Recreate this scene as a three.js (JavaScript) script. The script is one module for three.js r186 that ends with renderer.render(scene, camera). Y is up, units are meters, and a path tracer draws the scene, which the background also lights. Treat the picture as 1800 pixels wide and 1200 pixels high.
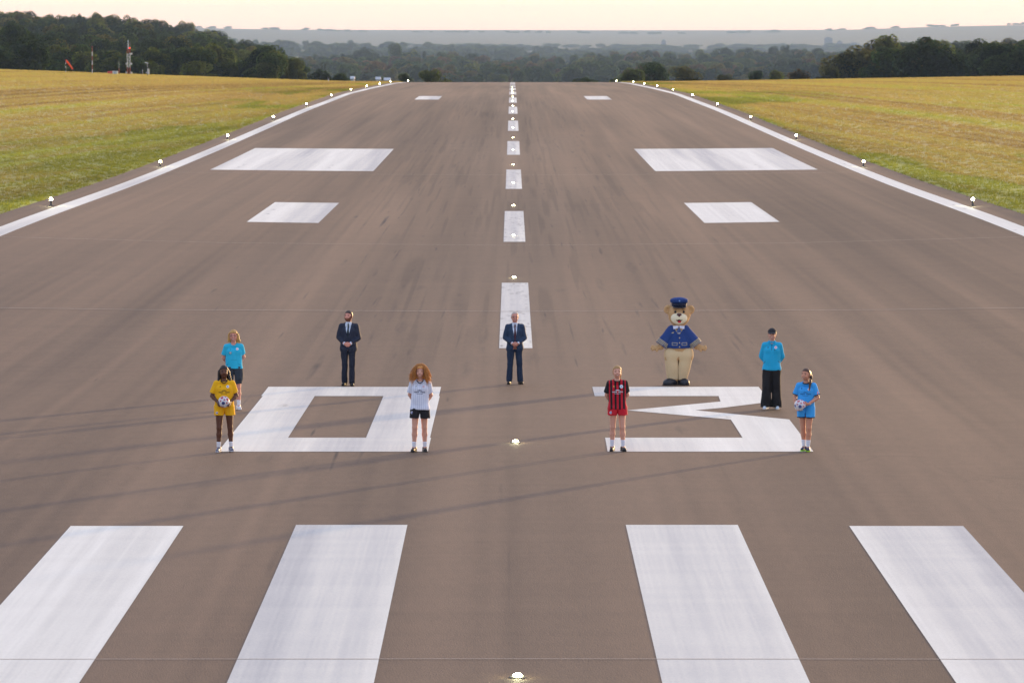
import * as THREE from 'three';
import { mergeGeometries } from 'three/addons/utils/BufferGeometryUtils.js';

const sm = (t) => t * t * (3 - 2 * t), lerp = (a, b, t) => a + (b - a) * t, clamp = (v, a = 0, b = 1) => Math.max(a, Math.min(b, v));

// ---------------------------------------------------------------- camera
// A long lens on a lift platform 8 m above the runway threshold, looking down the centreline. z = -distance along the runway.
const FOCAL = 7267, EYE = 8.1, PITCH = Math.atan(550 / FOCAL);   // focal length in photograph pixels (1800 x 1200)
const scene = new THREE.Scene();
const camera = new THREE.PerspectiveCamera(2 * Math.atan(600 / FOCAL) * 180 / Math.PI, 1800 / 1200, 0.5, 60000);
camera.position.set(0, EYE, 0);
camera.rotation.set(-PITCH, 0, 0);
camera.focus = 84;
camera.userData.fStop = 6.3;
scene.add(camera);

const renderer = new THREE.WebGLRenderer({ antialias: true });
renderer.setSize(1024, 682);
renderer.toneMapping = THREE.LinearToneMapping;
renderer.toneMappingExposure = 1.25;
renderer.shadowMap.enabled = true;

// ---------------------------------------------------------------- sky and sun (low evening sun ahead and to the right)
const SUN_AZ = 34 * Math.PI / 180, SUN_EL = 4.0 * Math.PI / 180;
const sunDir = new THREE.Vector3(Math.sin(SUN_AZ) * Math.cos(SUN_EL), Math.sin(SUN_EL), -Math.cos(SUN_AZ) * Math.cos(SUN_EL));
{
  const W = 1024, Hh = 512, data = new Float32Array(W * Hh * 4);
  for (let j = 0; j < Hh; j++) {
    const el = ((j + 0.5) / Hh - 0.5) * Math.PI, y = Math.sin(el), c = Math.cos(el);
    for (let i = 0; i < W; i++) {
      const a = ((i + 0.5) / W - 0.5) * 2 * Math.PI, x = Math.cos(a) * c, z = Math.sin(a) * c;
      const g = Math.acos(Math.max(-1, Math.min(1, x * sunDir.x + y * sunDir.y + z * sunDir.z))) * 180 / Math.PI;
      const e = Math.max(0, y), t = 1 - Math.exp(-e * 5.5), w = Math.exp(-g / 30), side = 0.5 + 0.5 * (x * Math.sin(SUN_AZ) - z * Math.cos(SUN_AZ));
      const k = (j * W + i) * 4;
      const low = side * side * Math.exp(-e * 14);
      const hor = [lerp(0.86, 1.60, side) + 1.1 * low, lerp(0.80, 1.10, side) + 0.34 * low, lerp(0.80, 0.80, side) + 0.08 * low];
      data[k] = lerp(hor[0], 0.47, t) + 0.95 * w;
      data[k + 1] = lerp(hor[1], 0.58, t) + 0.54 * w;
      data[k + 2] = lerp(hor[2], 0.82, t) + 0.24 * w;
      data[k + 3] = 1;
    }
  }
  const sky = new THREE.DataTexture(data, W, Hh, THREE.RGBAFormat, THREE.FloatType);
  sky.mapping = THREE.EquirectangularReflectionMapping;
  sky.magFilter = sky.minFilter = THREE.LinearFilter;
  sky.needsUpdate = true;
  scene.background = sky;
  scene.environment = sky;
}
const sun = new THREE.DirectionalLight(new THREE.Color().setRGB(1.0, 0.66, 0.32), 5.0);
sun.position.copy(sunDir).multiplyScalar(400).add(new THREE.Vector3(0, 0, -90));
sun.target.position.set(0, 0, -90);
sun.shadow.radius = 2.6;
sun.castShadow = true;
sun.shadow.mapSize.set(4096, 4096);
Object.assign(sun.shadow.camera, { left: -60, right: 60, top: 40, bottom: -40, near: 1, far: 900 });
scene.add(sun, sun.target);

scene.fog = new THREE.FogExp2(new THREE.Color().setRGB(0.58, 0.80, 1.0), 0.00005);   // evening haze over the valley

// ---------------------------------------------------------------- helpers
function rng(seed) { let s = seed | 0; return () => { s = (s + 0x6d2b79f5) | 0; let t = Math.imul(s ^ (s >>> 15), 1 | s); t = (t + Math.imul(t ^ (t >>> 7), 61 | t)) ^ t; return ((t ^ (t >>> 14)) >>> 0) / 4294967296; }; }
function hash3(i, j, k) { let h = Math.imul(i, 374761393) + Math.imul(j, 668265263) + Math.imul(k, 1274126177) | 0; h = Math.imul(h ^ (h >>> 13), 1274126177); return ((h ^ (h >>> 16)) >>> 0) / 4294967296; }
const step01 = (a, b, v) => sm(clamp((v - a) / (b - a)));
function noise2(x, y, s = 0) {
  const i = Math.floor(x), j = Math.floor(y), u = sm(x - i), v = sm(y - j);
  return lerp(lerp(hash3(i, j, s), hash3(i + 1, j, s), u), lerp(hash3(i, j + 1, s), hash3(i + 1, j + 1, s), u), v);
}
function noise3(x, y, z) {
  const i = Math.floor(x), j = Math.floor(y), k = Math.floor(z), u = sm(x - i), v = sm(y - j), w = sm(z - k);
  const p = (c) => lerp(lerp(hash3(i, j, c), hash3(i + 1, j, c), u), lerp(hash3(i, j + 1, c), hash3(i + 1, j + 1, c), u), v);
  return lerp(p(k), p(k + 1), w);
}
function table(points) {          // smooth curve through (x, y) points
  return (x) => {
    const n = points.length;
    if (x <= points[0][0]) return points[0][1];
    if (x >= points[n - 1][0]) return points[n - 1][1];
    let i = 0; while (x > points[i + 1][0]) i++;
    const [a, ya] = points[i], [b, yb] = points[i + 1];
    const m = (k) => (k <= 0 || k >= n - 1) ? 0 : (points[k + 1][1] - points[k - 1][1]) / (points[k + 1][0] - points[k - 1][0]);
    const h = b - a, t = (x - a) / h, t2 = t * t, t3 = t2 * t;
    return (2 * t3 - 3 * t2 + 1) * ya + (t3 - 2 * t2 + t) * h * m(i) + (-2 * t3 + 3 * t2) * yb + (t3 - t2) * h * m(i + 1);
  };
}
const line = (points) => (x) => {
  if (x <= points[0][0]) return points[0][1];
  for (let i = 0; i + 1 < points.length; i++) if (x <= points[i + 1][0]) return lerp(points[i][1], points[i + 1][1], (x - points[i][0]) / (points[i + 1][0] - points[i][0]));
  return points[points.length - 1][1];
};
const materials = new Map();
function mat(color, roughness = 0.8, extra = {}) {
  const key = String(color) + roughness + JSON.stringify(extra, (k, v) => (v && v.isTexture ? v.uuid : v));
  if (!materials.has(key)) materials.set(key, new THREE.MeshPhysicalMaterial({ color, roughness, side: THREE.DoubleSide, ...extra }));
  return materials.get(key);
}
const taken = new Map();
function numbered(name) { const n = taken.get(name) || 0; taken.set(name, n + 1); return n ? name + '_' + String(n).padStart(3, '0') : name; }
function tag(o, label, category, group, kind) {
  o.userData = { label };
  if (category) o.userData.category = category;
  if (group) o.userData.group = group;
  if (kind) o.userData.kind = kind;
  return o;
}
function mesh(name, geometry, material, parent) {
  const m = new THREE.Mesh(geometry, material); m.name = name; m.castShadow = m.receiveShadow = true; parent.add(m); return m;
}
function thing(name, label, category, [x, y, z], group) {
  const g = new THREE.Group(); g.name = numbered(name); g.position.set(x, y, z); tag(g, label, category, group); scene.add(g); return g;
}
function geometry(positions, index, uv, colors) {
  const g = new THREE.BufferGeometry();
  g.setAttribute('position', new THREE.Float32BufferAttribute(positions, 3));
  if (uv) g.setAttribute('uv', new THREE.Float32BufferAttribute(uv, 2));
  if (colors) g.setAttribute('color', new THREE.Float32BufferAttribute(colors, 3));
  if (index) g.setIndex(index);
  g.computeVertexNormals();
  return g;
}
function byteTexture(w, h, paint) {       // paint(x01, y01, out) in linear colour
  const data = new Uint8Array(w * h * 4), o = [0, 0, 0];
  for (let j = 0; j < h; j++) for (let i = 0; i < w; i++) {
    paint((i + 0.5) / w, (j + 0.5) / h, o, i, j);
    const k = (j * w + i) * 4;
    for (let c = 0; c < 3; c++) data[k + c] = 255 * Math.pow(clamp(o[c]), 1 / 2.2);
    data[k + 3] = 255;
  }
  const t = new THREE.DataTexture(data, w, h);
  t.colorSpace = THREE.SRGBColorSpace; t.magFilter = t.minFilter = THREE.LinearFilter; t.generateMipmaps = false; t.needsUpdate = true;
  return t;
}

function boxGeometry(w, h, d, x = 0, y = 0, z = 0) { return new THREE.BoxGeometry(w, h, d).translate(x, y + h / 2, z); }

// ---------------------------------------------------------------- the lie of the land
// Drop of the runway below the lens, by distance: nearly level, then falling away beyond 500 m.
const dropCurve = table([[-80, 8.05], [20, 8.05], [60, 8.08], [79, 8.12], [98, 8.38], [108, 8.42], [168, 8.55], [228, 8.6], [288, 8.5], [348, 8.35], [408, 8.2], [468, 8.2], [520, 8.22], [552, 8.4], [610, 8.75], [670, 9.2], [730, 9.65], [844, 10.9], [900, 12], [1000, 15], [1200, 19]]);
const dishCurve = table([[-80, 0], [79, 0], [168, 0.36], [228, 0.2], [290, 0.1], [400, 0.05], [520, 0], [1200, 0]]);
const ROWS = [];
for (let d = -60; d < 130; d += 5) ROWS.push(d + (d === 45 || d === 105 ? 1 : 0));
for (let d = 130; d < 226; d += 8) ROWS.push(d);
for (let d = 226; d <= 1196; d += 10) ROWS.push(d);
const onRows = (f) => { const v = ROWS.map(f); return (d) => { if (d <= ROWS[0]) return v[0]; let lo = 0, hi = ROWS.length - 1; if (d >= ROWS[hi]) return v[hi]; while (hi - lo > 1) { const m = (lo + hi) >> 1; if (ROWS[m] <= d) lo = m; else hi = m; } return lerp(v[lo], v[hi], (d - ROWS[lo]) / (ROWS[hi] - ROWS[lo])); }; };
const drop = onRows(dropCurve), dish = onRows(dishCurve);
const HALF = 22.6;                                                            // half width of the pavement
const KNOTS = [-22.6, -16.95, -11.3, -5.65, 0, 5.65, 11.3, 16.95, 22.6], bowl = line(KNOTS.map((x) => [x, (x / 21) * (x / 21)]));
const runwayY = (x, d) => EYE - drop(d) + dish(d) * bowl(x);
function fieldY(x, d) {
  const out = Math.abs(x) - 30, slope = x < 0 ? 0.036 : 0.0165;
  const rise = out > 0 ? slope * out * out / (out + 6) * step01(180, 620, d) : 0;
  const edge = clamp((Math.abs(x) - HALF + 0.15) / 0.3);
  return runwayY(x, d) + rise + lerp(-0.07, 0.02, edge);
}
// Where the ray through a photograph pixel meets the runway: measured positions, [x, distance].
function onRunway(px, py) {
  const cx = (px - 900) / FOCAL, cy = -(py - 600) / FOCAL, c = Math.cos(PITCH), s = Math.sin(PITCH);
  const Y = cy * c - s, Z = -cy * s - c;
  let lo = 30, hi = 850;
  for (let k = 0; k < 50; k++) { const m = (lo + hi) / 2; if ((EYE - runwayY(-cx / Z * m, m)) / m > Y / Z) lo = m; else hi = m; }
  return [-cx / Z * lo, lo];
}
// ---------------------------------------------------------------- runway
const runway = new THREE.Group(); runway.name = 'runway'; tag(runway, 'wide weathered brown-grey runway with white painted markings', undefined, undefined, 'structure'); scene.add(runway);
const skids = [];
{
  const r = rng(11);
  for (let k = 0; k < 460; k++) {            // rubber left by tyres, mostly in the two wheel tracks
    const side = r() < 0.5 ? -1 : 1, x = side * (r() < 0.75 ? 1.5 + r() * 5 : r() * 11), d = 70 + Math.pow(r(), 0.8) * 400;
    skids.push([x + 0.08, d, 1.2 + r() * r() * 15, 0.03 + r() * r() * 0.13, 0.4 + r() * r() * 0.5, (r() - 0.5) * 0.03]);
  }
  for (const [px, py, len, wide, dark] of [[690, 545, 12, 0.16, 0.38], [705, 575, 6, 0.22, 0.4], [850, 590, 14, 0.16, 0.35], [935, 630, 5, 0.25, 0.32], [1225, 640, 7, 0.25, 0.45], [1110, 470, 9, 0.25, 0.42], [1055, 500, 9, 0.18, 0.3], [540, 815, 2.6, 0.22, 0.3], [465, 805, 2.4, 0.22, 0.25], [880, 870, 4, 0.05, 0.3], [1198, 755, 2.4, 0.16, 0.3], [985, 510, 2.5, 0.3, 0.25], [805, 535, 2, 0.2, 0.3], [735, 505, 3, 0.3, 0.35], [820, 650, 7, 0.2, 0.25], [1160, 650, 7, 0.15, 0.2], [480, 985, 4, 0.07, 0.3], [895, 1000, 8, 0.04, 0.25]]) {
    const [x, d] = onRunway(px, py); skids.push([x, d, len, wide, dark, 0]);
  }
}
const joints = [77.2, 118.5, 163, 236, 330].map((v) => v), lanes = [-18.9, -15.2, -11.4, -7.6, -3.8, 3.9, 7.7, 11.5, 15.3, 19];
function pavementColour(x, d, o, i, j, fine) {
  const broad = noise2(x * 0.16 + 40, d * 0.011, 1), streak = noise2(x * 0.9, d * 0.016 + 7, 2), thin = noise2(x * 4.2, d * 0.03, 3), mid = noise2(x * 0.5 - 3, d * 0.09, 4), patch = noise2(x * 1.4, d * 0.5, 6);
  let v = 1 + (broad - 0.5) * 0.6 + (streak - 0.5) * 0.62 + (thin - 0.5) * 0.3 + (mid - 0.5) * 0.09 + (patch - 0.5) * 0.06 + (hash3(i, j, 77) - 0.5) * fine;
  let grey = 0.30 * Math.exp(-x * x / 18) + 0.25 * (noise2(x * 0.35, d * 0.02, 9) - 0.4);
  v -= 0.10 * Math.exp(-Math.pow((Math.abs(x) - 3.2) / 1.9, 2)) * step01(95, 180, d) * (0.6 + streak * 0.8);
  for (const l of lanes) { const q = Math.abs(x - l - 0.05 * (noise2(d * 0.05, l, 5) - 0.5)); if (q < 0.06) v -= 0.10 * (1 - q / 0.06) * noise2(d * 0.08, l + 20, 8); }
  const rub = step01(0.56, 0.80, noise2(x * 6.5, d * 0.055, 19)) * step01(0.35, 0.7, noise2(x * 0.6, d * 0.02, 20)); v -= 0.34 * rub * Math.exp(-Math.pow(x / 8, 4)) * step01(85, 130, d) * (1 - 0.7 * step01(380, 520, d));
  v += (noise2(x * 0.07, d * 0.9, 12) - 0.5) * 0.07 + (noise2(x * 0.3, d * 5.5, 13) - 0.5) * 0.10 + (noise2(x * 11, d * 2.5, 14) - 0.5) * 0.12;
  const crack = Math.abs(noise2(x * 0.10 + 9, d * 0.10, 17) - 0.5 + 0.05 * (noise2(x * 1.1, d * 1.1, 18) - 0.5)); if (crack < 0.0012) v -= 0.14;
  grey = clamp(grey);
  o[0] = v * lerp(0.134, 0.108, grey); o[1] = v * lerp(0.084, 0.082, grey); o[2] = v * lerp(0.049, 0.059, grey);
}
function pavement(x0, x1, d0, d1, w, h) {
  const fine = 0.16, buf = new Float32Array(w * h).fill(1);
  for (const [sx, sd, len, wide, dark, tilt] of skids) {
    const j0 = Math.max(0, Math.floor((sd - len / 2 - d0) / (d1 - d0) * h)), j1 = Math.min(h - 1, Math.ceil((sd + len / 2 - d0) / (d1 - d0) * h));
    for (let j = j0; j <= j1; j++) {
      const d = lerp(d0, d1, (j + 0.5) / h), t = clamp(Math.abs(d - sd) / (len / 2)), cx = sx + tilt * (d - sd), hw = wide * (1 - 0.55 * t);
      const i0 = Math.max(0, Math.floor((cx - hw - x0) / (x1 - x0) * w)), i1 = Math.min(w - 1, Math.ceil((cx + hw - x0) / (x1 - x0) * w));
      for (let i = i0; i <= i1; i++) {
        const x = lerp(x0, x1, (i + 0.5) / w), q = clamp(1 - Math.pow(Math.abs(x - cx) / hw, 2));
        buf[j * w + i] *= 1 - dark * q * (1 - t * t) * (0.15 + noise2(x * 14, d * 0.7, 21) * 1.2);
      }
    }
  }
  const map = byteTexture(w, h, (u, v, o, i, j) => {
    pavementColour(lerp(x0, x1, u), lerp(d0, d1, v), o, i + Math.round(x0 * 57), j + Math.round(d0 * 31), fine);
    const s = buf[j * w + i], k = lerp(s, 1, 0.0); o[0] *= k * lerp(0.92, 1, s); o[1] *= k; o[2] *= lerp(k, 1, 0.12);
  });
  const P = [], U = [], I = [], xs = [x0, ...KNOTS.filter((x) => x > x0 + 0.01 && x < x1 - 0.01), x1], cols = xs.length - 1, rows = ROWS.filter((d) => d > d0 && d < d1); rows.unshift(d0); rows.push(d1);
  rows.forEach((d) => { for (let c = 0; c <= cols; c++) { const x = xs[c]; P.push(x, runwayY(x, d), -d); U.push((x - x0) / (x1 - x0), (d - d0) / (d1 - d0)); } });
  for (let r = 0; r + 1 < rows.length; r++) for (let c = 0; c < cols; c++) { const a = r * (cols + 1) + c, b = a + cols + 1; I.push(a, a + 1, b + 1, a, b + 1, b); }
  mesh('pavement', geometry(P, I, U), new THREE.MeshPhysicalMaterial({ map, roughness: 0.74, specularIntensity: 0.75, side: THREE.DoubleSide, bumpMap: grit, bumpScale: 0.004 }), runway);
}
const grit = new THREE.DataTexture(new Uint8Array(256 * 256 * 4).map((_, k) => 255 * hash3(k >> 2, 5, 3)), 256, 256);
grit.wrapS = grit.wrapT = THREE.RepeatWrapping; grit.magFilter = grit.minFilter = THREE.LinearFilter; grit.repeat.set(6, 14); grit.needsUpdate = true;
pavement(-HALF, HALF, -60, 46, 512, 256);
pavement(-HALF, -7.5, 46, 106, 1024, 1024); pavement(-7.5, 7.5, 46, 106, 1024, 1024); pavement(7.5, HALF, 46, 106, 1024, 1024);
pavement(-HALF, 0, 106, 226, 1024, 1024); pavement(0, HALF, 106, 226, 1024, 1024);
pavement(-HALF, HALF, 226, 496, 1024, 1024);
pavement(-HALF, HALF, 496, 1180, 512, 1024);

// painted markings: thin sheets of paint that follow the pavement
function paintTexture(scuffs, seed) {
  const r = rng(seed), marks = [];
  for (let k = 0; k < scuffs; k++) marks.push([r(), r(), 0.005 + r() * 0.016, 0.004 + r() * 0.016, 0.2 + r() * 0.55]);
  const t = byteTexture(512, 1024, (u, v, o, i, j) => {     // 8 m wide, 32 m long; laid in lengthwise passes of the spray rig
    const x = u * 8, d = v * 32;
    let s = 0.68 + (noise2(x * 1.5, d * 0.03, seed) - 0.5) * 0.34 + (noise2(x * 6, d * 0.08, seed + 1) - 0.5) * 0.10 + (noise2(x * 25, d * 0.5, seed + 2) - 0.5) * 0.06 + (noise2(x * 0.2, d * 2.2, seed + 5) - 0.5) * 0.04 + (hash3(i, j, seed) - 0.5) * 0.07;
    const blue = clamp((0.70 - s) * 2.8);
    for (const [mu, mv, mw, mh, k] of marks) { const q = 1 - Math.pow((u - mu) / mw, 2) - Math.pow((v - mv) / mh, 2); if (q > 0) s *= 1 - k * q * noise2(x * 14, d * 2, seed + 9); }
    o[0] = s * (1.02 - 0.10 * blue); o[1] = s * (1.0 - 0.04 * blue); o[2] = s * (0.89 + 0.10 * blue);
  });
  t.wrapS = t.wrapT = THREE.MirroredRepeatWrapping; t.repeat.set(1 / 8, 1 / 32);
  return new THREE.MeshPhysicalMaterial({ map: t, roughness: 0.6, side: THREE.DoubleSide });
}
const paint = paintTexture(7, 31), paintScuffed = paintTexture(520, 57);
function strip(name, xOf, d0, d1, material, label, lift = 0.004, parent = runway) {   // xOf(d) -> [x0, x1]
  const P = [], U = [], I = [], ds = [d0, ...ROWS.filter((d) => d > d0 + 0.01 && d < d1 - 0.01), d1], n = ds.length - 1;
  for (let k = 0; k <= n; k++) {
    const d = ds[k], [x0, x1] = xOf(d);
    for (let c = 0; c <= 4; c++) { const x = lerp(x0, x1, c / 4); P.push(x, runwayY(x, d) + lift, -d); U.push(x + 30, d); }
  }
  for (let k = 0; k < n; k++) for (let c = 0; c < 4; c++) { const a = k * 5 + c, b = a + 5; I.push(a, a + 1, b + 1, a, b + 1, b); }
  const m = mesh(name, geometry(P, I, U), material, parent);
  if (label) m.userData.label = label;
  return m;
}
const box = (a, b) => () => [a, b];
for (const [k, x0, x1] of [[0, -14.5, -12.65], [1, -10.85, -9.0], [2, -7.2, -5.36], [3, -3.53, -1.71], [4, 1.86, 3.69], [5, 5.5, 7.36], [6, 9.15, 11.0], [7, 12.8, 14.65]])
  strip('threshold_stripe', box(x0, x1), 37, 67.1 - 0.06 * Math.max(0, Math.abs(x0 + 0.9) - 4), paint);
function numberGroup(label) { const g = new THREE.Group(); g.name = 'runway_number'; g.userData.label = label; runway.add(g); return g; }
{
  const P = (q) => onRunway(...q), zero = numberGroup('white painted figure zero'), three = numberGroup('white painted figure three'), dB = 79.2, dT = 96.3, iB = 82.25, iT = 93.45;
  const cuts = (x0, x1, d0, d1, g) => strip('stroke', box(x0, x1), d0, d1, paint, undefined, 0.005, g);
  cuts(-5.66, -1.62, dB, iB, zero); cuts(-5.66, -4.48, iB, iT, zero); cuts(-2.92, -1.64, iB, iT, zero); cuts(-5.70, -1.66, iT, dT, zero);
  const X = (px, py) => P([px, py])[0];
  cuts(1.88, 5.77, iT, dT, three);                                           // top bar
  const D = (py) => P([900, py])[1];
  strip('stroke', (d) => [lerp(X(1263, 695.5), X(1267, 706), (iT - d) / (iT - D(706))), lerp(5.8, X(1362, 708.5), (iT - d) / (iT - D(708.5)))], D(706), iT, paint, undefined, 0.005, three);
  const up = line([[D(721.3), X(1103, 721)], [D(706), X(1267, 706)]]), upR = line([[D(721.3), X(1223, 721.5)], [D(708.5), X(1362, 708.5)]]);
  strip('stroke', (d) => [up(d), upR(d)], D(721.3), D(706), paint, undefined, 0.005, three);
  const lo = line([[D(737.5), X(1285, 737.5)], [D(721.3), X(1103, 721)]]), loR = line([[D(735), X(1386, 735)], [D(721.3), X(1223, 721.5)]]);
  strip('stroke', (d) => [lo(d), d < D(735) ? lerp(X(1386, 735), X(1389, 737.5), (D(735) - d) / (D(735) - D(737.5))) : loR(d)], D(737.5), D(721.3), paint, undefined, 0.005, three);
  const vl = line([[iB, X(1306, 770)], [D(737.5), X(1285, 737.5)]]), vr = line([[dB, X(1430, 793.5)], [D(735), X(1386, 735)]]);
  strip('stroke', (d) => [vl(d), vr(d)], iB, D(737.5), paint, undefined, 0.005, three);
  strip('stroke', (d) => [line([[dB, X(1068, 793)], [iB, X(1064, 770)]])(d), vr(d)], dB, iB, paint, undefined, 0.005, three);
}
const CL = 0.1;    // the lens stands a hand's breadth left of the centreline
const dashes = [[612, 497], [425, 371], [332, 298], [272, 248], [230, 212], [200, 187.5]].map(([a, b]) => [onRunway(904, a)[1], onRunway(904, b)[1]]);
for (let k = 1; k < 9; k++) dashes.push([dashes[5][0] + 58.5 * k, dashes[5][1] + 58.5 * k]);
dashes.forEach(([a, b]) => strip('centreline_dash', box(CL - 0.44, CL + 0.44), a, b, paintScuffed));
for (const s of [-1, 1]) {
  strip('touchdown_zone_marking', box(s < 0 ? -11.65 : 8.45, s < 0 ? -8.5 : 11.75), 181.2, 202.9, paint);
  strip('aiming_point_marking', box(s < 0 ? -18.15 : 8.62, s < 0 ? -8.35 : 18.4), 248.5, 292, paint);
  strip('touchdown_zone_marking', box(s < 0 ? -11.3 : 8.7, s < 0 ? -8.5 : 11.55), 479, 503.5, paint);
  strip('edge_stripe', s < 0 ? box(-21.2, -20.3) : box(20.3, 21.2), 30, 1150, paint);
}
for (const [d, w] of [[52.6, 0.03], [123.6, 0.08], [163, 0.07], [243, 0.07]]) strip('joint_seal', box(-HALF + 0.3, HALF - 0.3), d - w / 2, d + w / 2, mat('#ab9f93', 0.6), undefined, 0.009);

// ---------------------------------------------------------------- grass either side
function grassMix(x, d) {       // 0 dry straw ... 1 green
  const a = x < 0 ? 0.10 : -0.075, w = x * Math.cos(a) - d * Math.sin(a), l = d * Math.cos(a) + x * Math.sin(a);
  const off = Math.abs(x) - HALF;
  const swath = 0.5 * noise2(w * 0.5, l * 0.005, 61) + 0.5 * noise2(w * 0.13, l * 0.003, 65), fine = noise2(w * 1.6, l * 0.012, 62), blot = noise2(x * 0.11, d * 0.03, 63), small = noise2(x * 0.5, d * 0.07, 64);
  let g = 0.20 + (swath - 0.45) * 1.5 + (fine - 0.5) * 0.45;
  g += step01(0.50, 0.78, blot * 0.6 + small * 0.4) * Math.exp(-off / 9) * 1.6;
  g += 0.35 * Math.exp(-off / 0.8) + (x < 0 ? 0.85 : 0.4) * Math.exp(-off / (x < 0 ? 20 : 9)) * (1 - step01(200, 520, d));
  return [clamp(g), clamp((swath - 0.5) * 1.5 + 0.5) * 0.65 + fine * 0.25 + small * 0.1];
}
function grassColour(x, d, o) {
  const [g, v] = grassMix(x, d), k = 0.30 + v * 1.4;
  o[0] = k * lerp(0.55, 0.25, g); o[1] = k * lerp(0.405, 0.27, g); o[2] = k * lerp(0.14, 0.045, g);
}
{
  const field = new THREE.Group(); field.name = 'grass_field'; tag(field, 'dry straw coloured mown grass on both sides of the runway', undefined, undefined, 'structure'); scene.add(field);
  for (const s of [-1, 1]) {
    const xs = [HALF - 0.6, HALF - 0.15, HALF + 0.15, 24, 26, 30, 34, 40, 50, 65, 85, 110, 150, 220, 400], x0 = HALF - 0.6, x1 = 400;
    const near = 150, map = byteTexture(1024, 1024, (u, v, o) => grassColour(s * (x0 + u * (near - x0)), 20 + v * 1175, o));
    const P = [], U = [], I = [];
    ROWS.forEach((d) => xs.forEach((x) => { P.push(s * x, fieldY(s * x, d), -d); U.push(Math.min(1, (x - x0) / (near - x0)), clamp((d - 20) / 1175)); }));
    const n = xs.length;
    for (let r = 0; r + 1 < ROWS.length; r++) for (let c = 0; c + 1 < n; c++) { const a = r * n + c, b = a + n; if (s > 0) I.push(a, a + 1, b + 1, a, b + 1, b); else I.push(a, b + 1, a + 1, a, b, b + 1); }
    mesh('turf', geometry(P, I, U), new THREE.MeshPhysicalMaterial({ map, roughness: 1, side: THREE.DoubleSide }), field);
  }
}
{
  const P = [], r = rng(5), I = [];
  for (let b = 0; b < 9; b++) {
    const a = r() * 6.283, rad = r() * 0.2, x = Math.cos(a) * rad, z = Math.sin(a) * rad, t = r() * 6.283, w = 0.011 + r() * 0.011, h = 0.07 + r() * 0.09, lx = (r() - 0.5) * 0.16, lz = (r() - 0.5) * 0.16, k = P.length / 3;
    P.push(x - Math.cos(t) * w, 0, z - Math.sin(t) * w, x + Math.cos(t) * w, 0, z + Math.sin(t) * w, x + lx * 0.4 + Math.cos(t) * w * 0.7, h * 0.6, z + lz * 0.4 + Math.sin(t) * w * 0.7, x + lx * 0.4 - Math.cos(t) * w * 0.7, h * 0.6, z + lz * 0.4 - Math.sin(t) * w * 0.7, x + lx, h, z + lz);
    I.push(k, k + 1, k + 2, k, k + 2, k + 3, k + 3, k + 2, k + 4);
  }
  const blade = geometry(P, I), spots = [], o = [0, 0, 0], q = rng(9);
  for (const s of [-1, 1]) for (let d = 158; d < 860;) {
    const wide = Math.min(0.133 * d + 8, 125) - HALF, per = (d < 330 ? 4.6 : d < 520 ? 2.6 : 1.3) * wide;
    for (let k = 0; k < per; k++) { const x = s * (HALF + 0.03 + Math.pow(q(), 1.12) * wide), dd = d + q(); spots.push([x, dd, (d < 330 ? 1 : d < 520 ? 1.25 : 1.6) * (0.7 + q() * 0.6), q() * 6.283, 0.95 + q() * 0.1]); }
    d += 1;
  }
  const grass = new THREE.InstancedMesh(blade, new THREE.MeshPhysicalMaterial({ color: 0xffffff, roughness: 1, specularIntensity: 0.2, side: THREE.DoubleSide, transmission: 0.42, thickness: 0 }), spots.length);
  const M = new THREE.Matrix4(), Q = new THREE.Quaternion(), up = new THREE.Vector3(0, 1, 0), col = new THREE.Color();
  spots.forEach(([x, d, s, a, v], k) => {
    M.compose(new THREE.Vector3(x, fieldY(x, d) - 0.01, -d), Q.setFromAxisAngle(up, a), new THREE.Vector3(s, s * (0.7 + 2.8 * (v - 0.95)), s));
    grass.setMatrixAt(k, M); grassColour(x, d, o); grass.setColorAt(k, col.setRGB(o[0] * v, o[1] * v, o[2] * v));
  });
  grass.name = 'grass'; grass.castShadow = grass.receiveShadow = true;
  tag(grass, 'dry golden grass blades with green tufts beside the runway', 'grass', undefined, 'stuff'); scene.add(grass);
  console.log('grass tufts', spots.length);
}
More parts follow.
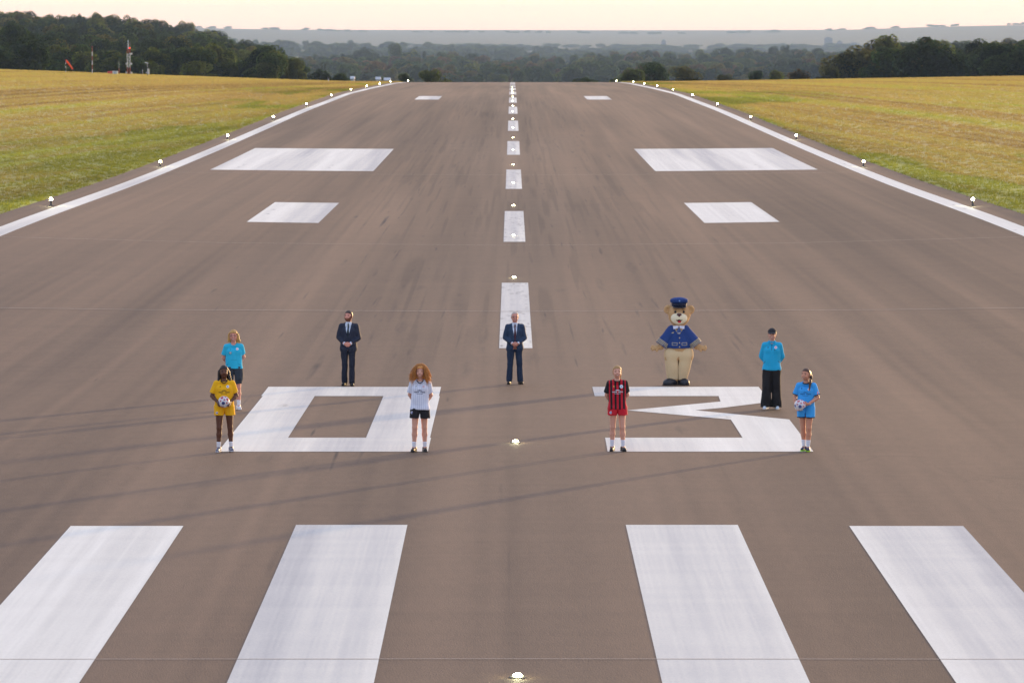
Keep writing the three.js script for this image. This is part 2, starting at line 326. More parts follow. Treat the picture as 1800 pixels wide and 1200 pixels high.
// ---------------------------------------------------------------- land beyond the crest
// Ground level under the woods and hills, by distance and bearing (bearing = x / distance * FOCAL + 900).
const LAND = [
  [960, line([[0, 162], [900, 165], [1800, 160]])],
  [1150, line([[0, 150], [540, 152], [900, 160], [1480, 158], [1800, 150]])],
  [1450, line([[0, 138], [440, 152], [560, 172], [900, 176], [1250, 172], [1800, 168]])],
  [2000, line([[-300, 100], [0, 84], [300, 98], [440, 126], [500, 165], [1470, 170], [1560, 133], [1800, 126]])],
  [2400, line([[-300, 78], [0, 64], [150, 66], [300, 75], [380, 104], [460, 140], [500, 168], [1470, 168], [1560, 122], [1800, 112]])],
  [3000, line([[0, 120], [380, 130], [480, 172], [1300, 172], [1480, 165], [1800, 130]])],
  [4000, line([[0, 120], [380, 128], [480, 143], [900, 148], [1250, 140], [1800, 128]])],
  [4800, line([[0, 118], [380, 122], [480, 128], [560, 122], [640, 121], [750, 123], [850, 125], [900, 131], [1000, 127], [1100, 121], [1200, 121], [1260, 116], [1340, 115], [1420, 109], [1470, 120], [1800, 112]])],
  [6200, line([[0, 124], [380, 124], [900, 126], [1300, 124], [1800, 122]])],
  [7200, line([[0, 108], [380, 103], [640, 106], [900, 111], [1200, 118], [1800, 120]])],
  [9000, line([[0, 84], [380, 84], [540, 87], [700, 90], [900, 94], [1050, 102], [1250, 107], [1800, 110]])],
  [10500, line([[0, 90], [900, 92], [1800, 92]])],
  [13500, line([[0, 74], [900, 80], [1300, 80], [1800, 76]])],
  [16500, line([[-500, 50], [0, 44], [330, 60], [900, 68], [1300, 66], [1800, 56]])],
  [20000, line([[-600, 40], [0, 27], [200, 41], [330, 49], [500, 52], [620, 56], [900, 57.5], [1150, 60], [1300, 58.5], [1400, 56], [1500, 52], [1650, 46.5], [1800, 43.5], [2300, 40]])],
  [24000, line([[0, 52], [1800, 52]])],
];
function landY(px, d) {
  let k = 0; while (k + 2 < LAND.length && d > LAND[k + 1][0]) k++;
  const [d0, f0] = LAND[k], [d1, f1] = LAND[k + 1], y = (dd, f) => EYE - (f(px) - 50) / FOCAL * dd;
  return lerp(y(d0, f0), y(d1, f1), clamp((d - d0) / (d1 - d0)));
}
{
  const P = [], C = [], I = [], ds = [], n = 140;
  for (let d = 960; d <= 24000; d *= 1.03) ds.push(d);
  ds.forEach((d) => {
    for (let c = 0; c <= n; c++) {
      const px = lerp(-1300, 3100, c / n), x = (px - 900) / FOCAL * d;
      P.push(x, landY(px, d), -d);
      const f = noise2(x * 0.0035, d * 0.0014, 14), g = noise2(x * 0.011, d * 0.004, 15), k = 0.75 + g * 0.5;
      const field = d > 9500 ? [0.035, 0.05, 0.035] : f > 0.55 ? [0.20, 0.19, 0.08] : f > 0.38 ? [0.09, 0.12, 0.04] : [0.045, 0.065, 0.03];
      C.push(field[0] * k, field[1] * k, field[2] * k);
    }
  });
  for (let r = 0; r + 1 < ds.length; r++) for (let c = 0; c < n; c++) { const a = r * (n + 1) + c, b = a + n + 1; I.push(a, a + 1, b + 1, a, b + 1, b); }
  const land = mesh('countryside', geometry(P, I, null, C), new THREE.MeshPhysicalMaterial({ vertexColors: true, roughness: 1, side: THREE.DoubleSide }), scene);
  tag(land, 'wooded valley and hazy blue hills beyond the runway', undefined, undefined, 'structure');
}

// ---------------------------------------------------------------- trees
function crownGeometry(seed, kind) {       // a unit crown: 1 m tall, about 1 m wide, standing on y = 0
  const r = rng(seed), lobes = [];
  const shape = { round: [9, 0.30, 0.46, 0.20], tall: [11, 0.20, 0.40, 0.17], broad: [13, 0.36, 0.36, 0.17], cone: [10, 0.17, 0.36, 0.15] }[kind];
  for (let k = 0; k < shape[0]; k++) {
    const a = r() * 6.283, t = r(), h = kind === 'cone' ? 0.15 + 0.7 * t : 0.22 + 0.6 * t, spread = shape[1] * (kind === 'cone' ? 1.15 - t : Math.sqrt(Math.max(0.05, 1 - Math.pow((h - 0.45) / 0.48, 2)))) * (0.55 + r() * 0.45);
    const s = shape[3] * (0.75 + r() * 0.6) * (kind === 'cone' ? 1.1 - 0.7 * t : 1);
    lobes.push([Math.cos(a) * spread, h, Math.sin(a) * spread, s, s * (0.75 + r() * 0.3)]);
  }
  lobes.push([0, 0.42, 0, shape[1] * 0.85, 0.36], [0, 0.8, 0, shape[3] * 0.8, shape[3]]);
  const P = [], I = [], C = [], NN = [];
  for (const [x, y, z, s, sy] of lobes) {
    const n = Math.round(230 + 2600 * s * s * 2.2);
    for (let k = 0; k < n; k++) {
      const u = r() * 2 - 1, a = r() * 6.283, q = Math.sqrt(1 - u * u), rad = 0.86 + 0.2 * Math.pow(r(), 0.8) + 0.1 * (noise3(u * 4 + x * 9, a * 2, y * 9) - 0.5);
      const N = new THREE.Vector3(q * Math.cos(a), u, q * Math.sin(a)), c = new THREE.Vector3(x + N.x * s * rad, Math.max(0.02, y + N.y * sy * rad), z + N.z * s * rad);
      const out = N.clone().add(new THREE.Vector3(x, (y - 0.45) * 0.9, z).multiplyScalar(1.4)).add(new THREE.Vector3(0, 0.55, 0)).normalize();
      N.x += (r() - 0.5) * 1.3; N.y += (r() - 0.3) * 1.2; N.z += (r() - 0.5) * 1.3; N.normalize();
      const T = new THREE.Vector3(r() - 0.5, r() - 0.5, r() - 0.5).cross(N).normalize(), B = T.clone().cross(N), e = 0.011 + r() * 0.014, b = P.length / 3, v = 0.7 + r() * 0.6;
      for (const [i, j] of [[-1, -0.3], [0, -1], [1, 0.2], [0.1, 1]]) { P.push(c.x + T.x * i * e + B.x * j * e, c.y + T.y * i * e + B.y * j * e + N.y * 0.004 * i, c.z + T.z * i * e + B.z * j * e); C.push(v, v, v); NN.push(out.x * 0.75 + N.x * 0.25, out.y * 0.75 + N.y * 0.25, out.z * 0.75 + N.z * 0.25); }
      I.push(b, b + 1, b + 2, b, b + 2, b + 3);
    }
  }
  const g = geometry(P, I, null, C); g.setAttribute('normal', new THREE.Float32BufferAttribute(NN, 3)); return g;
}
const crowns = [['round', 3], ['broad', 14], ['round', 25], ['tall', 36], ['broad', 47], ['cone', 58]].map(([k, s]) => crownGeometry(s, k));
const leafColours = { dark: [0.10, 0.185, 0.050], mid: [0.175, 0.300, 0.066], olive: [0.42, 0.42, 0.10], russet: [0.44, 0.30, 0.10], light: [0.40, 0.52, 0.10] };
const leaf = (c) => new THREE.MeshPhysicalMaterial({ color: c, vertexColors: true, roughness: 1, specularIntensity: 0.1, side: THREE.DoubleSide, transmission: 0.45, thickness: 0 });
const leafMaterials = Object.fromEntries(Object.entries(leafColours).map(([k, c]) => [k, leaf(new THREE.Color().setRGB(...c))]));
const leafTinted = leaf(new THREE.Color(1, 1, 1)), bark = mat('#4a3b2e', 1);
function wood(name, label, seed, count, px0, px1, d0, d1, height, wide, tints, keep) {
  const r = rng(seed), sets = crowns.map(() => []);
  for (let k = 0, tries = 0; k < count && tries < count * 8; tries++) {
    const px = lerp(px0, px1, r()), d = lerp(d0, d1, r());
    if (keep && !keep(px, d)) continue;
    const h = height * (0.72 + r() * 0.5), v = r();
    sets[v < 0.05 ? 5 : v < 0.12 ? 3 : Math.floor(r() * 5) === 3 ? 0 : [0, 1, 2, 4][Math.floor(r() * 4)]].push([(px - 900) / FOCAL * d, landY(px, d) - 0.4, -d, h, wide * (0.7 + r() * 0.6), r() * 6.283, tints[Math.floor(r() * tints.length)], 0.75 + r() * 0.5]);
    k++;
  }
  const g = new THREE.Group(); g.name = name; tag(g, label, 'woodland', undefined, 'stuff'); scene.add(g);
  const M = new THREE.Matrix4(), Q = new THREE.Quaternion(), up = new THREE.Vector3(0, 1, 0), col = new THREE.Color();
  sets.forEach((list, v) => {
    if (!list.length) return;
    const m = new THREE.InstancedMesh(crowns[v], leafTinted, list.length);
    list.forEach(([x, y, z, h, w, a, t, k], i) => { M.compose(new THREE.Vector3(x, y, z), Q.setFromAxisAngle(up, a), new THREE.Vector3(w, h, w)); m.setMatrixAt(i, M); const c = leafColours[t]; m.setColorAt(i, col.setRGB(c[0] * k, c[1] * k, c[2] * k)); });
    m.name = 'tree_crown'; m.castShadow = m.receiveShadow = true; m.userData.kind = 'stuff'; g.add(m);
  });
}
const DM = ['dark', 'dark', 'mid', 'mid', 'olive', 'dark', 'light'], DD = ['dark', 'dark', 'dark', 'mid'], MX = ['dark', 'dark', 'dark', 'mid', 'mid', 'mid', 'olive', 'russet', 'light'];
wood('near_wood', 'dark tall trees at the left end of the field', 101, 40, -260, 95, 1000, 1250, 15, 14, DD, (px, d) => px < 70 || d > 1100);
wood('hedgerow', 'long dense dark green line of trees behind the mast', 102, 80, 60, 515, 1060, 1190, 10, 12, ['dark', 'mid', 'mid', 'light', 'light']);
wood('hillside_wood', 'dark wooded hillside rising above the left field', 103, 520, -300, 470, 1350, 2420, 14, 15, DM);
wood('valley_wood', 'blue-green wood in the valley beyond the runway end', 104, 760, 440, 1660, 3100, 4800, 20, 26, MX);
wood('field_edge_wood', 'dark green wood along the edge of the right field', 105, 130, 1480, 2150, 1030, 1400, 13, 15, DM, (px, d) => px - 1480 > (d - 1030) * 0.12);
wood('far_right_wood', 'wood on the rise behind the right hand trees', 106, 150, 1560, 2200, 1800, 2400, 14, 17, DM);
wood('distant_wood', 'hazy blue wood across the middle distance', 107, 620, -100, 1350, 6800, 9050, 20, 34, ['dark', 'mid']);
wood('distant_hedges', 'faint tree clumps on the far hazy hills', 108, 900, -500, 2300, 9800, 20080, 12, 55, ['dark', 'mid'], (px, d) => d > 19800 || (d < 12600 && noise2(px * 0.012, d * 0.003, 33) > 0.4));

function tree(name, label, px, top, widePx, d, crown, tint, group) {    // a single tree: top and width as seen give its height and spread
  const x = (px - 900) / FOCAL * d, base = landY(px, d) - 0.3, h = EYE - (top - 50) / FOCAL * d - base, w = widePx / FOCAL * d;
  const t = thing(name, label, 'tree', [x, base, -d], group), r = rng(Math.round(px * 7 + top));
  const parts = [new THREE.CylinderGeometry(h * 0.012, h * 0.024, h * 0.62, 8).translate(0, h * 0.31, 0)];
  for (let k = 0; k < 4; k++) { const l = new THREE.CylinderGeometry(h * 0.005, h * 0.012, h * 0.36, 6).translate(0, h * 0.18, 0); l.rotateX(0.7 + r() * 0.3); l.rotateY(k * 1.6 + r()); l.translate(0, h * (0.2 + 0.08 * k), 0); parts.push(l); }
  mesh('trunk', mergeGeometries(parts), bark, t);
  const c = mesh('crown', crowns[crown], leafMaterials[tint], t); c.scale.set(w * 1.12, h, w * 1.12); c.rotation.y = r() * 6.283;
}
for (const a of [
  ['broad_tree', 'broad dark tree left of the tall rounded tree beyond the runway', 641, 81, 58, 4600, 1, 'dark'],
  ['rounded_tree', 'tallest rounded tree above the left end of the runway', 698, 75, 38, 4500, 0, 'mid'],
  ['slim_tree', 'pale yellow-green tree just right of the tall rounded tree', 728, 86, 24, 4700, 3, 'light'],
  ['conifer', 'small pointed dark conifer right of the pale tree', 746, 87, 25, 4500, 5, 'dark'],
  ['conifer', 'second pointed dark conifer above the round bush', 772, 89, 27, 4500, 5, 'dark'],
  ['olive_tree', 'olive domed tree below the broad dark tree', 602, 99, 52, 3700, 0, 'olive'],
  ['russet_tree', 'brownish domed tree below the tall rounded tree', 659, 106, 40, 3450, 2, 'russet'],
  ['olive_tree', 'small olive tree beside the left runway corner', 690, 118, 28, 3150, 2, 'olive'],
  ['domed_tree', 'dark domed tree on the skyline left of the centreline', 836, 91, 38, 4600, 4, 'dark'],
  ['olive_tree', 'small olive tree between round bush and centreline', 826, 123, 34, 3150, 0, 'olive'],
  ['round_bush', 'large round green bush at the left runway corner', 766, 120, 62, 1050, 4, 'light'],
  ['dark_bush', 'small dark bush behind the left corner lights', 713, 128, 26, 1040, 2, 'mid'],
  ['dark_bush', 'wide dark bush under the olive domed tree', 603, 126, 42, 1040, 4, 'mid'],
  ['dark_bush', 'dark bush at the right end of the hedgerow', 562, 119, 40, 1060, 1, 'dark'],
  ['hedge_tree', 'sunlit tree closing the right end of the hedgerow', 520, 100, 44, 1080, 0, 'light'],
  ['clump_tree', 'left tree of the green clump behind the right corner', 1106, 117, 66, 1050, 4, 'light'],
  ['clump_tree', 'middle and tallest tree of the green clump', 1150, 108, 74, 1070, 0, 'mid'],
  ['clump_tree', 'right olive tinged tree of the green clump', 1203, 115, 56, 1050, 2, 'olive'],
  ['low_bush', 'low dark bush at the left foot of the green clump', 1030, 134, 52, 1040, 1, 'mid'],
  ['field_bush', 'pale olive bush right of the green clump', 1280, 128, 42, 1040, 4, 'olive'],
  ['field_bush', 'dark bush at the middle of the right field edge', 1333, 123, 40, 1040, 0, 'mid'],
  ['field_bush', 'yellow-green bush next to the dark field bush', 1362, 122, 32, 1045, 2, 'light'],
  ['field_bush', 'dark rounded bush with russet edge', 1402, 119, 52, 1040, 1, 'russet'],
  ['field_bush', 'olive bush left of the dark right hand wood', 1455, 113, 50, 1050, 0, 'olive'],
]) tree(...a);

// ---------------------------------------------------------------- far buildings and airfield equipment
function towerBlock(label, px, top, widePx, floors) {
  const d = 12800, s = d / FOCAL, w = widePx * s, base = landY(px, d) - 4, h = EYE - (top - 50) * s - base;
  const t = thing('tower_block', label, 'building', [(px - 900) * s, base, -d], 'tower blocks in the far town');
  const wall = mesh('wall', boxGeometry(w, h, w * 0.7), mat('#8d929c', 0.9), t);
  mesh('roof_plant', boxGeometry(w * 0.5, 3, w * 0.4, 0, h), mat('#6f747e', 0.9), t);
  for (let k = 0; k < floors; k++) mesh('window_band', boxGeometry(w * 0.9, h / floors * 0.42, 0.4, 0, h * (k + 0.4) / floors, w * 0.35 + 0.05), mat('#3c444f', 0.4), t);
  return wall;
}
towerBlock('tall pale tower block in the hazy far town', 1455, 66.5, 14, 12);
towerBlock('shorter tower block right of the tall one', 1475, 73, 10, 9);
towerBlock('wide low block in the far town, rightmost', 1500, 76, 20, 5);
towerBlock('single faint tower block above the green clump', 1166, 71, 8, 9);
for (const [px, w, y, label] of [[620, 6, 134, 'white roofed shed behind the wide dark bush'], [665, 7, 135, 'small white roofed shed left of the corner lights'], [681, 10, 136.5, 'longer white roofed shed nearest the corner lights']]) {
  const d = 1300, s = d / FOCAL, base = landY(px, d) - 0.2, hh = EYE - (y - 50) * s - base, t = thing('shed', label, 'shed', [(px - 900) * s, base, -d], 'white roofed sheds beyond the runway end'), wd = w * s;
  mesh('wall', boxGeometry(wd, hh - 0.7, 4), mat('#9aa0a2', 0.9), t);
  const roof = new THREE.Shape([[-2.3, 0], [0, 0.8], [2.3, 0]].map((q) => new THREE.Vector2(...q)));
  mesh('roof', new THREE.ExtrudeGeometry(roof, { depth: wd + 0.4, bevelEnabled: false }).rotateY(Math.PI / 2).translate(-wd / 2 - 0.2, hh - 0.698, 0), mat('#b4babd', 0.7), t);
}
const EQ = 800, es = EQ / FOCAL;                                      // equipment stands along the crest of the left field
const at = (px, d = EQ) => { const x = (px - 900) / FOCAL * d; return [x, fieldY(x, d), -d]; };
const red = mat('#8a4236', 0.8), white = mat('#bfc2c0', 0.8), steel = mat('#8a8d90', 0.5);
const pole = (r0, r1, h, y = 0, x = 0, z = 0) => new THREE.CylinderGeometry(r1, r0, h, 10).translate(x, y + h / 2, z);
{
  const t = thing('windsock', 'orange windsock hanging from a banded post on the left field', 'windsock', at(116.5));
  for (let k = 0; k < 5; k++) mesh('post_band', pole(0.07, 0.07, 0.42, k * 0.42), k % 2 ? mat('#2a2d33', 0.7) : white, t);
  mesh('hoop', new THREE.TorusGeometry(0.26, 0.03, 6, 20).rotateY(Math.PI / 2).rotateZ(-0.6).translate(0.1, 2.2, 0), steel, t);
  const pts = [], n = 14;
  const P = [], I = [];
  for (let k = 0; k <= n; k++) { const u = k / n, cx = 0.05 + u * 0.42 + u * u * 0.85, cy = 2.24 + 0.1 * u - 1.95 * u * u * 0.85, rad = lerp(0.27, 0.13, u), tx = 0.42 + 1.7 * u, ty = 0.1 - 3.3 * u * 0.85, l = Math.hypot(tx, ty); for (let j = 0; j <= 16; j++) { const a = j / 16 * 6.2832; P.push(cx - ty / l * rad * Math.cos(a), cy + tx / l * rad * Math.cos(a), rad * Math.sin(a) * (1 + 0.06 * Math.sin(k * 2 + a * 3))); } }
  for (let k = 0; k < n; k++) for (let j = 0; j < 16; j++) { const a = k * 17 + j, b = a + 17; I.push(a, b, b + 1, a, b + 1, a + 1); }
  mesh('sock', geometry(P, I), mat('#ee4f1e', 0.8), t);
}
{
  const t = thing('striped_pole', 'slim red and white banded pole left of the lattice mast', 'pole', at(163));
  for (let k = 0; k < 6; k++) mesh('pole_band', pole(0.085, 0.085, 0.85, k * 0.85), k % 2 ? red : white, t);
  mesh('top_lamp', new THREE.SphereGeometry(0.13, 12, 8).translate(0, 5.2, 0), red, t);
}
{
  const t = thing('lattice_mast', 'tall red and white lattice mast with side antennas', 'mast', at(227));
  const hs = [0, 1.9, 2.6, 4.3, 5.0];
  const section = (y0, y1, m) => {
    const g = [], w = 0.28;
    for (const [x, z] of [[-w, -w], [w, -w], [-w, w], [w, w]]) g.push(pole(0.045, 0.045, y1 - y0, y0, x, z));
    const n = Math.round((y1 - y0) / 0.4);
    for (let k = 0; k < n; k++) for (const z of [-w, w]) { const b = new THREE.CylinderGeometry(0.028, 0.028, 0.68, 5); b.rotateZ((k % 2 ? 1 : -1) * 0.95); g.push(b.translate(0, y0 + (k + 0.5) * (y1 - y0) / n, z)); g.push(boxGeometry(2 * w, 0.04, 0.04, 0, y0 + k * (y1 - y0) / n, z)); }
    const sec = mesh('mast_section', mergeGeometries(g.map((q) => q.toNonIndexed())), m, t); sec.userData.kind = 'stuff';
  };
  section(0, 1.5, red); section(1.5, 4.2, white); section(4.2, 5.0, red);
  for (const [x, y] of [[-0.42, 0.3], [0.5, 0.25], [-0.42, 2.0], [0.5, 2.0], [0.55, 3.9]]) mesh('antenna', boxGeometry(0.34, 0.34, 0.3, x, y), white, t);
  mesh('whip_antenna', pole(0.07, 0.06, 1.7, 5.0, -0.08), mat('#cfe3ea', 0.6), t);
  mesh('lightning_rod', pole(0.025, 0.02, 1.6, 5.0, 0.28), steel, t);
  const lamp = mesh('warning_lamp', new THREE.SphereGeometry(0.15, 12, 8).translate(0.2, 5.2, 0), new THREE.MeshPhysicalMaterial({ color: '#ff2a20', emissive: '#ff2218', emissiveIntensity: 1.2, roughness: 0.4 }), t);
  const l = new THREE.PointLight('#ff3020', 0.4); l.position.set(0.2, 5.2, 0); l.castShadow = true; t.add(l);
}
{
  const t = thing('equipment_cabin', 'low red and white equipment cabin beside the lattice mast', 'cabin', at(199));
  mesh('red_wall', boxGeometry(0.95, 0.62, 0.9, -0.5), mat('#c4564a', 0.8), t); mesh('white_wall', boxGeometry(1.0, 0.66, 0.94, 0.476), white, t); mesh('hatch', boxGeometry(0.3, 0.4, 0.03, 0.45, 0.14, 0.486), mat('#8fa3bb', 0.7), t);
}
{
  const t = thing('banded_post', 'thin post with red foot between cabin and mast', 'post', at(210));
  mesh('foot', pole(0.08, 0.08, 1.2), mat('#8a3f30', 0.8), t); mesh('shaft', pole(0.05, 0.04, 1.4, 1.2), mat('#93a39a', 0.7), t);
}
{
  const t = thing('weather_sensor', 'white weather instrument on a stand right of the mast', 'instrument', at(260));
  mesh('stand', pole(0.09, 0.07, 1.5), mat('#3a4240', 0.8), t); mesh('cabinet', boxGeometry(0.36, 1.05, 0.3, 0.16, 0.3), white, t); mesh('side_box', boxGeometry(0.24, 0.2, 0.2, -0.22, 0.5), white, t);
  mesh('mast_tube', pole(0.05, 0.05, 0.9, 1.5), steel, t); mesh('sensor_head', new THREE.CapsuleGeometry(0.1, 0.5, 6, 12).rotateZ(1.25).translate(-0.2, 2.45, 0), white, t);
}
{ const t = thing('marker_post', 'short grey post left of the weather instrument', 'post', at(251.5)); mesh('shaft', pole(0.06, 0.06, 0.95), mat('#9a9a94', 0.8), t); mesh('cap', pole(0.09, 0.09, 0.12, 0.95), white, t); }
{ const t = thing('marker_post', 'small white and dark marker post near the hedgerow end', 'post', at(577.5, 790)); mesh('shaft', pole(0.09, 0.08, 0.55), white, t); mesh('cap', boxGeometry(0.26, 0.34, 0.2, 0, 0.55), mat('#39404a', 0.8), t); }

// ---------------------------------------------------------------- runway lights
const glow = (i) => new THREE.MeshPhysicalMaterial({ color: '#fffbe8', emissive: new THREE.Color().setRGB(1, 0.94, 0.52), emissiveIntensity: i, roughness: 0.3 });
const edgeGlow = glow(60), centreGlow = glow(60), yellow = mat('#c9a227', 0.6), cast = mat('#4a4a48', 0.6);
const stem = new THREE.LatheGeometry([[0.0, 0], [0.17, 0], [0.17, 0.02], [0.06, 0.04], [0.045, 0.2], [0.08, 0.22], [0.085, 0.26], [0, 0.26]].map((q) => new THREE.Vector2(...q)), 16);
const dome = new THREE.LatheGeometry([[0.065, 0], [0.072, 0.035], [0.068, 0.08], [0.042, 0.115], [0, 0.128]].map((q) => new THREE.Vector2(...q)), 16).translate(0, 0.262, 0);
const order = ['nearest', 'second', 'third', 'fourth', 'fifth', 'sixth', 'seventh', 'eighth', 'ninth', 'tenth', 'eleventh', 'twelfth', 'thirteenth', 'fourteenth', 'fifteenth', 'sixteenth', 'seventeenth', 'eighteenth', 'nineteenth', 'twentieth'];
function lampLight(t, y, cd) { const l = new THREE.PointLight(new THREE.Color().setRGB(1, 0.95, 0.75), cd); l.position.set(0, y, 0); l.castShadow = true; t.add(l); }
for (const s of [-1, 1]) for (let n = 0; n < 10; n++) {
  const d = 192.6 + 60 * n, x = s * 21.5;
  const t = thing('edge_light', `lit edge light on the ${s < 0 ? 'left' : 'right'} runway edge, ${n ? order[n] + ' from the near end' : 'nearest of its row'}`, 'runway light', [x, runwayY(x, d), -d], 'lit edge lights along the runway');
  mesh('stem', stem, cast, t); mesh('lens', dome, edgeGlow, t); lampLight(t, 0.33, 0.3);
}
for (const [px, s] of [[717.5, 'left'], [1083, 'right']]) {
  const d = 850, x = (px - 900) / FOCAL * d, t = thing('end_light', `lit light at the far end of the runway, ${s} of the centreline`, 'runway light', [x, runwayY(x, d), -d], 'lights at the far runway end');
  mesh('stem', stem, cast, t); mesh('lens', dome, edgeGlow, t); lampLight(t, 0.33, 0.3);
}
const inset = new THREE.LatheGeometry([[0, 0.02], [0.07, 0.02], [0.11, 0.004], [0.11, 0]].map((q) => new THREE.Vector2(...q)), 20);
const prism = new THREE.SphereGeometry(0.06, 16, 8, 0, 6.2832, 0, Math.PI / 2).scale(1, 0.6, 1).translate(0, 0.02, 0.02);
for (let n = 0; n < 20; n++) {
  const d = 51.1 + 30 * n - (n > 3 ? 0.02 * n * n : 0), x = CL - 0.03;
  const t = thing('centreline_light', `lit inset light on the runway centreline, ${n ? order[n] + ' from the near end' : 'nearest of its row'}`, 'runway light', [x, runwayY(x, d) + 0.005, -d], 'lit inset lights along the centreline');
  mesh('housing', inset, cast, t); mesh('lens', prism, centreGlow, t); lampLight(t, 0.045, 0.05);
}
// ---------------------------------------------------------------- shapes by distance fields, meshed with surface nets
function net(f, lo, hi, h) {
  const n = [0, 1, 2].map((k) => Math.ceil((hi[k] - lo[k]) / h) + 1), [nx, ny, nz] = n, V = new Float32Array(nx * ny * nz);
  let q = 0;
  for (let k = 0; k < nz; k++) for (let j = 0; j < ny; j++) for (let i = 0; i < nx; i++) V[q++] = f(lo[0] + i * h, lo[1] + j * h, lo[2] + k * h);
  const id = new Int32Array(nx * ny * nz).fill(-1), P = [], I = [], sx = 1, sy = nx, sz = nx * ny;
  const E = [[0, 1], [2, 3], [4, 5], [6, 7], [0, 2], [1, 3], [4, 6], [5, 7], [0, 4], [1, 5], [2, 6], [3, 7]], off = [0, sx, sy, sx + sy, sz, sx + sz, sy + sz, sx + sy + sz];
  for (let k = 0; k < nz - 1; k++) for (let j = 0; j < ny - 1; j++) for (let i = 0; i < nx - 1; i++) {
    const b = i + j * sy + k * sz; let m = 0;
    for (let c = 0; c < 8; c++) if (V[b + off[c]] < 0) m |= 1 << c;
    if (m === 0 || m === 255) continue;
    let x = 0, y = 0, z = 0, c = 0;
    for (const [a, d] of E) {
      if (((m >> a) & 1) === ((m >> d) & 1)) continue;
      const va = V[b + off[a]], vd = V[b + off[d]], t = va / (va - vd);
      x += lerp(a & 1, d & 1, t); y += lerp((a >> 1) & 1, (d >> 1) & 1, t); z += lerp(a >> 2, d >> 2, t); c++;
    }
    id[b] = P.length / 3; P.push(lo[0] + (i + x / c) * h, lo[1] + (j + y / c) * h, lo[2] + (k + z / c) * h);
  }
  const quad = (a, b, c, d, flip) => { if (a < 0 || b < 0 || c < 0 || d < 0) return; if (flip) I.push(a, b, c, a, c, d); else I.push(a, c, b, a, d, c); };
  for (let k = 1; k < nz - 1; k++) for (let j = 1; j < ny - 1; j++) for (let i = 1; i < nx - 1; i++) {
    const b = i + j * sy + k * sz, s = V[b] < 0;
    if (s !== V[b + sx] < 0) quad(id[b], id[b - sy], id[b - sy - sz], id[b - sz], s);
    if (s !== V[b + sy] < 0) quad(id[b], id[b - sz], id[b - sz - sx], id[b - sx], s);
    if (s !== V[b + sz] < 0) quad(id[b], id[b - sx], id[b - sx - sy], id[b - sy], s);
  }
  return geometry(P, I);
}
function cap(a, b, ra, rb = ra, zs = 1) {
  const dx = b[0] - a[0], dy = b[1] - a[1], dz = (b[2] - a[2]) / zs, L = 1 / (dx * dx + dy * dy + dz * dz + 1e-9);
  return (x, y, z) => { const px = x - a[0], py = y - a[1], pz = (z - a[2]) / zs; let t = (px * dx + py * dy + pz * dz) * L; t = t < 0 ? 0 : t > 1 ? 1 : t; const ex = px - t * dx, ey = py - t * dy, ez = pz - t * dz; return Math.sqrt(ex * ex + ey * ey + ez * ez) - (ra + (rb - ra) * t); };
}
function ell(c, r) {
  return (x, y, z) => { const a = (x - c[0]) / r[0], b = (y - c[1]) / r[1], d = (z - c[2]) / r[2], k0 = Math.sqrt(a * a + b * b + d * d), e = a / r[0], g = b / r[1], i = d / r[2], k1 = Math.sqrt(e * e + g * g + i * i); return k1 < 1e-6 ? -Math.min(...r) : k0 * (k0 - 1) / k1; };
}
function join(list, k = 0.03) {
  return (x, y, z) => { let d = list[0](x, y, z); for (let i = 1; i < list.length; i++) { const e = list[i](x, y, z), h = k - Math.abs(d - e); d = Math.min(d, e) - (h > 0 ? h * h * 0.25 / k : 0); } return d; };
}
const band = (f, y0, y1) => (x, y, z) => Math.max(f(x, y, z), y0 - y, y - y1);
const folds = (f, amp, s = 14) => (x, y, z) => { const d = f(x, y, z); return Math.abs(d) < 0.05 ? d - amp * (noise3(x * s + 5, y * s * 0.55, z * s + 9) * 2 - 1) : d; };
const V3 = (a) => new THREE.Vector3(...a), add = (a, b, k = 1) => [a[0] + b[0] * k, a[1] + b[1] * k, a[2] + b[2] * k], mix = (a, b, t) => a.map((v, i) => lerp(v, b[i], t));
function surfaceZ(f, x, y, from = 0.4) { let z = from; for (let k = 0; k < 40 && z > -0.3; k++) { const d = f(x, y, z); if (d < 0.0008) break; z -= Math.max(d * 0.8, 0.0008); } return z; }
function patch(f, outline, lift) {          // a thin cloth patch lying on the front of a garment; outline(u, v) -> [x, y]
  const P = [], I = [], n = 10, m = 4;
  for (let i = 0; i <= n; i++) for (let j = 0; j <= m; j++) { const [x, y] = outline(j / m, i / n); P.push(x, y, surfaceZ(f, x, y) + lift * (j === 0 || j === m ? 0.3 : 1)); }
  for (let i = 0; i < n; i++) for (let j = 0; j < m; j++) { const a = i * (m + 1) + j, b = a + m + 1; I.push(a, a + 1, b + 1, a, b + 1, b); }
  return geometry(P, I);
}
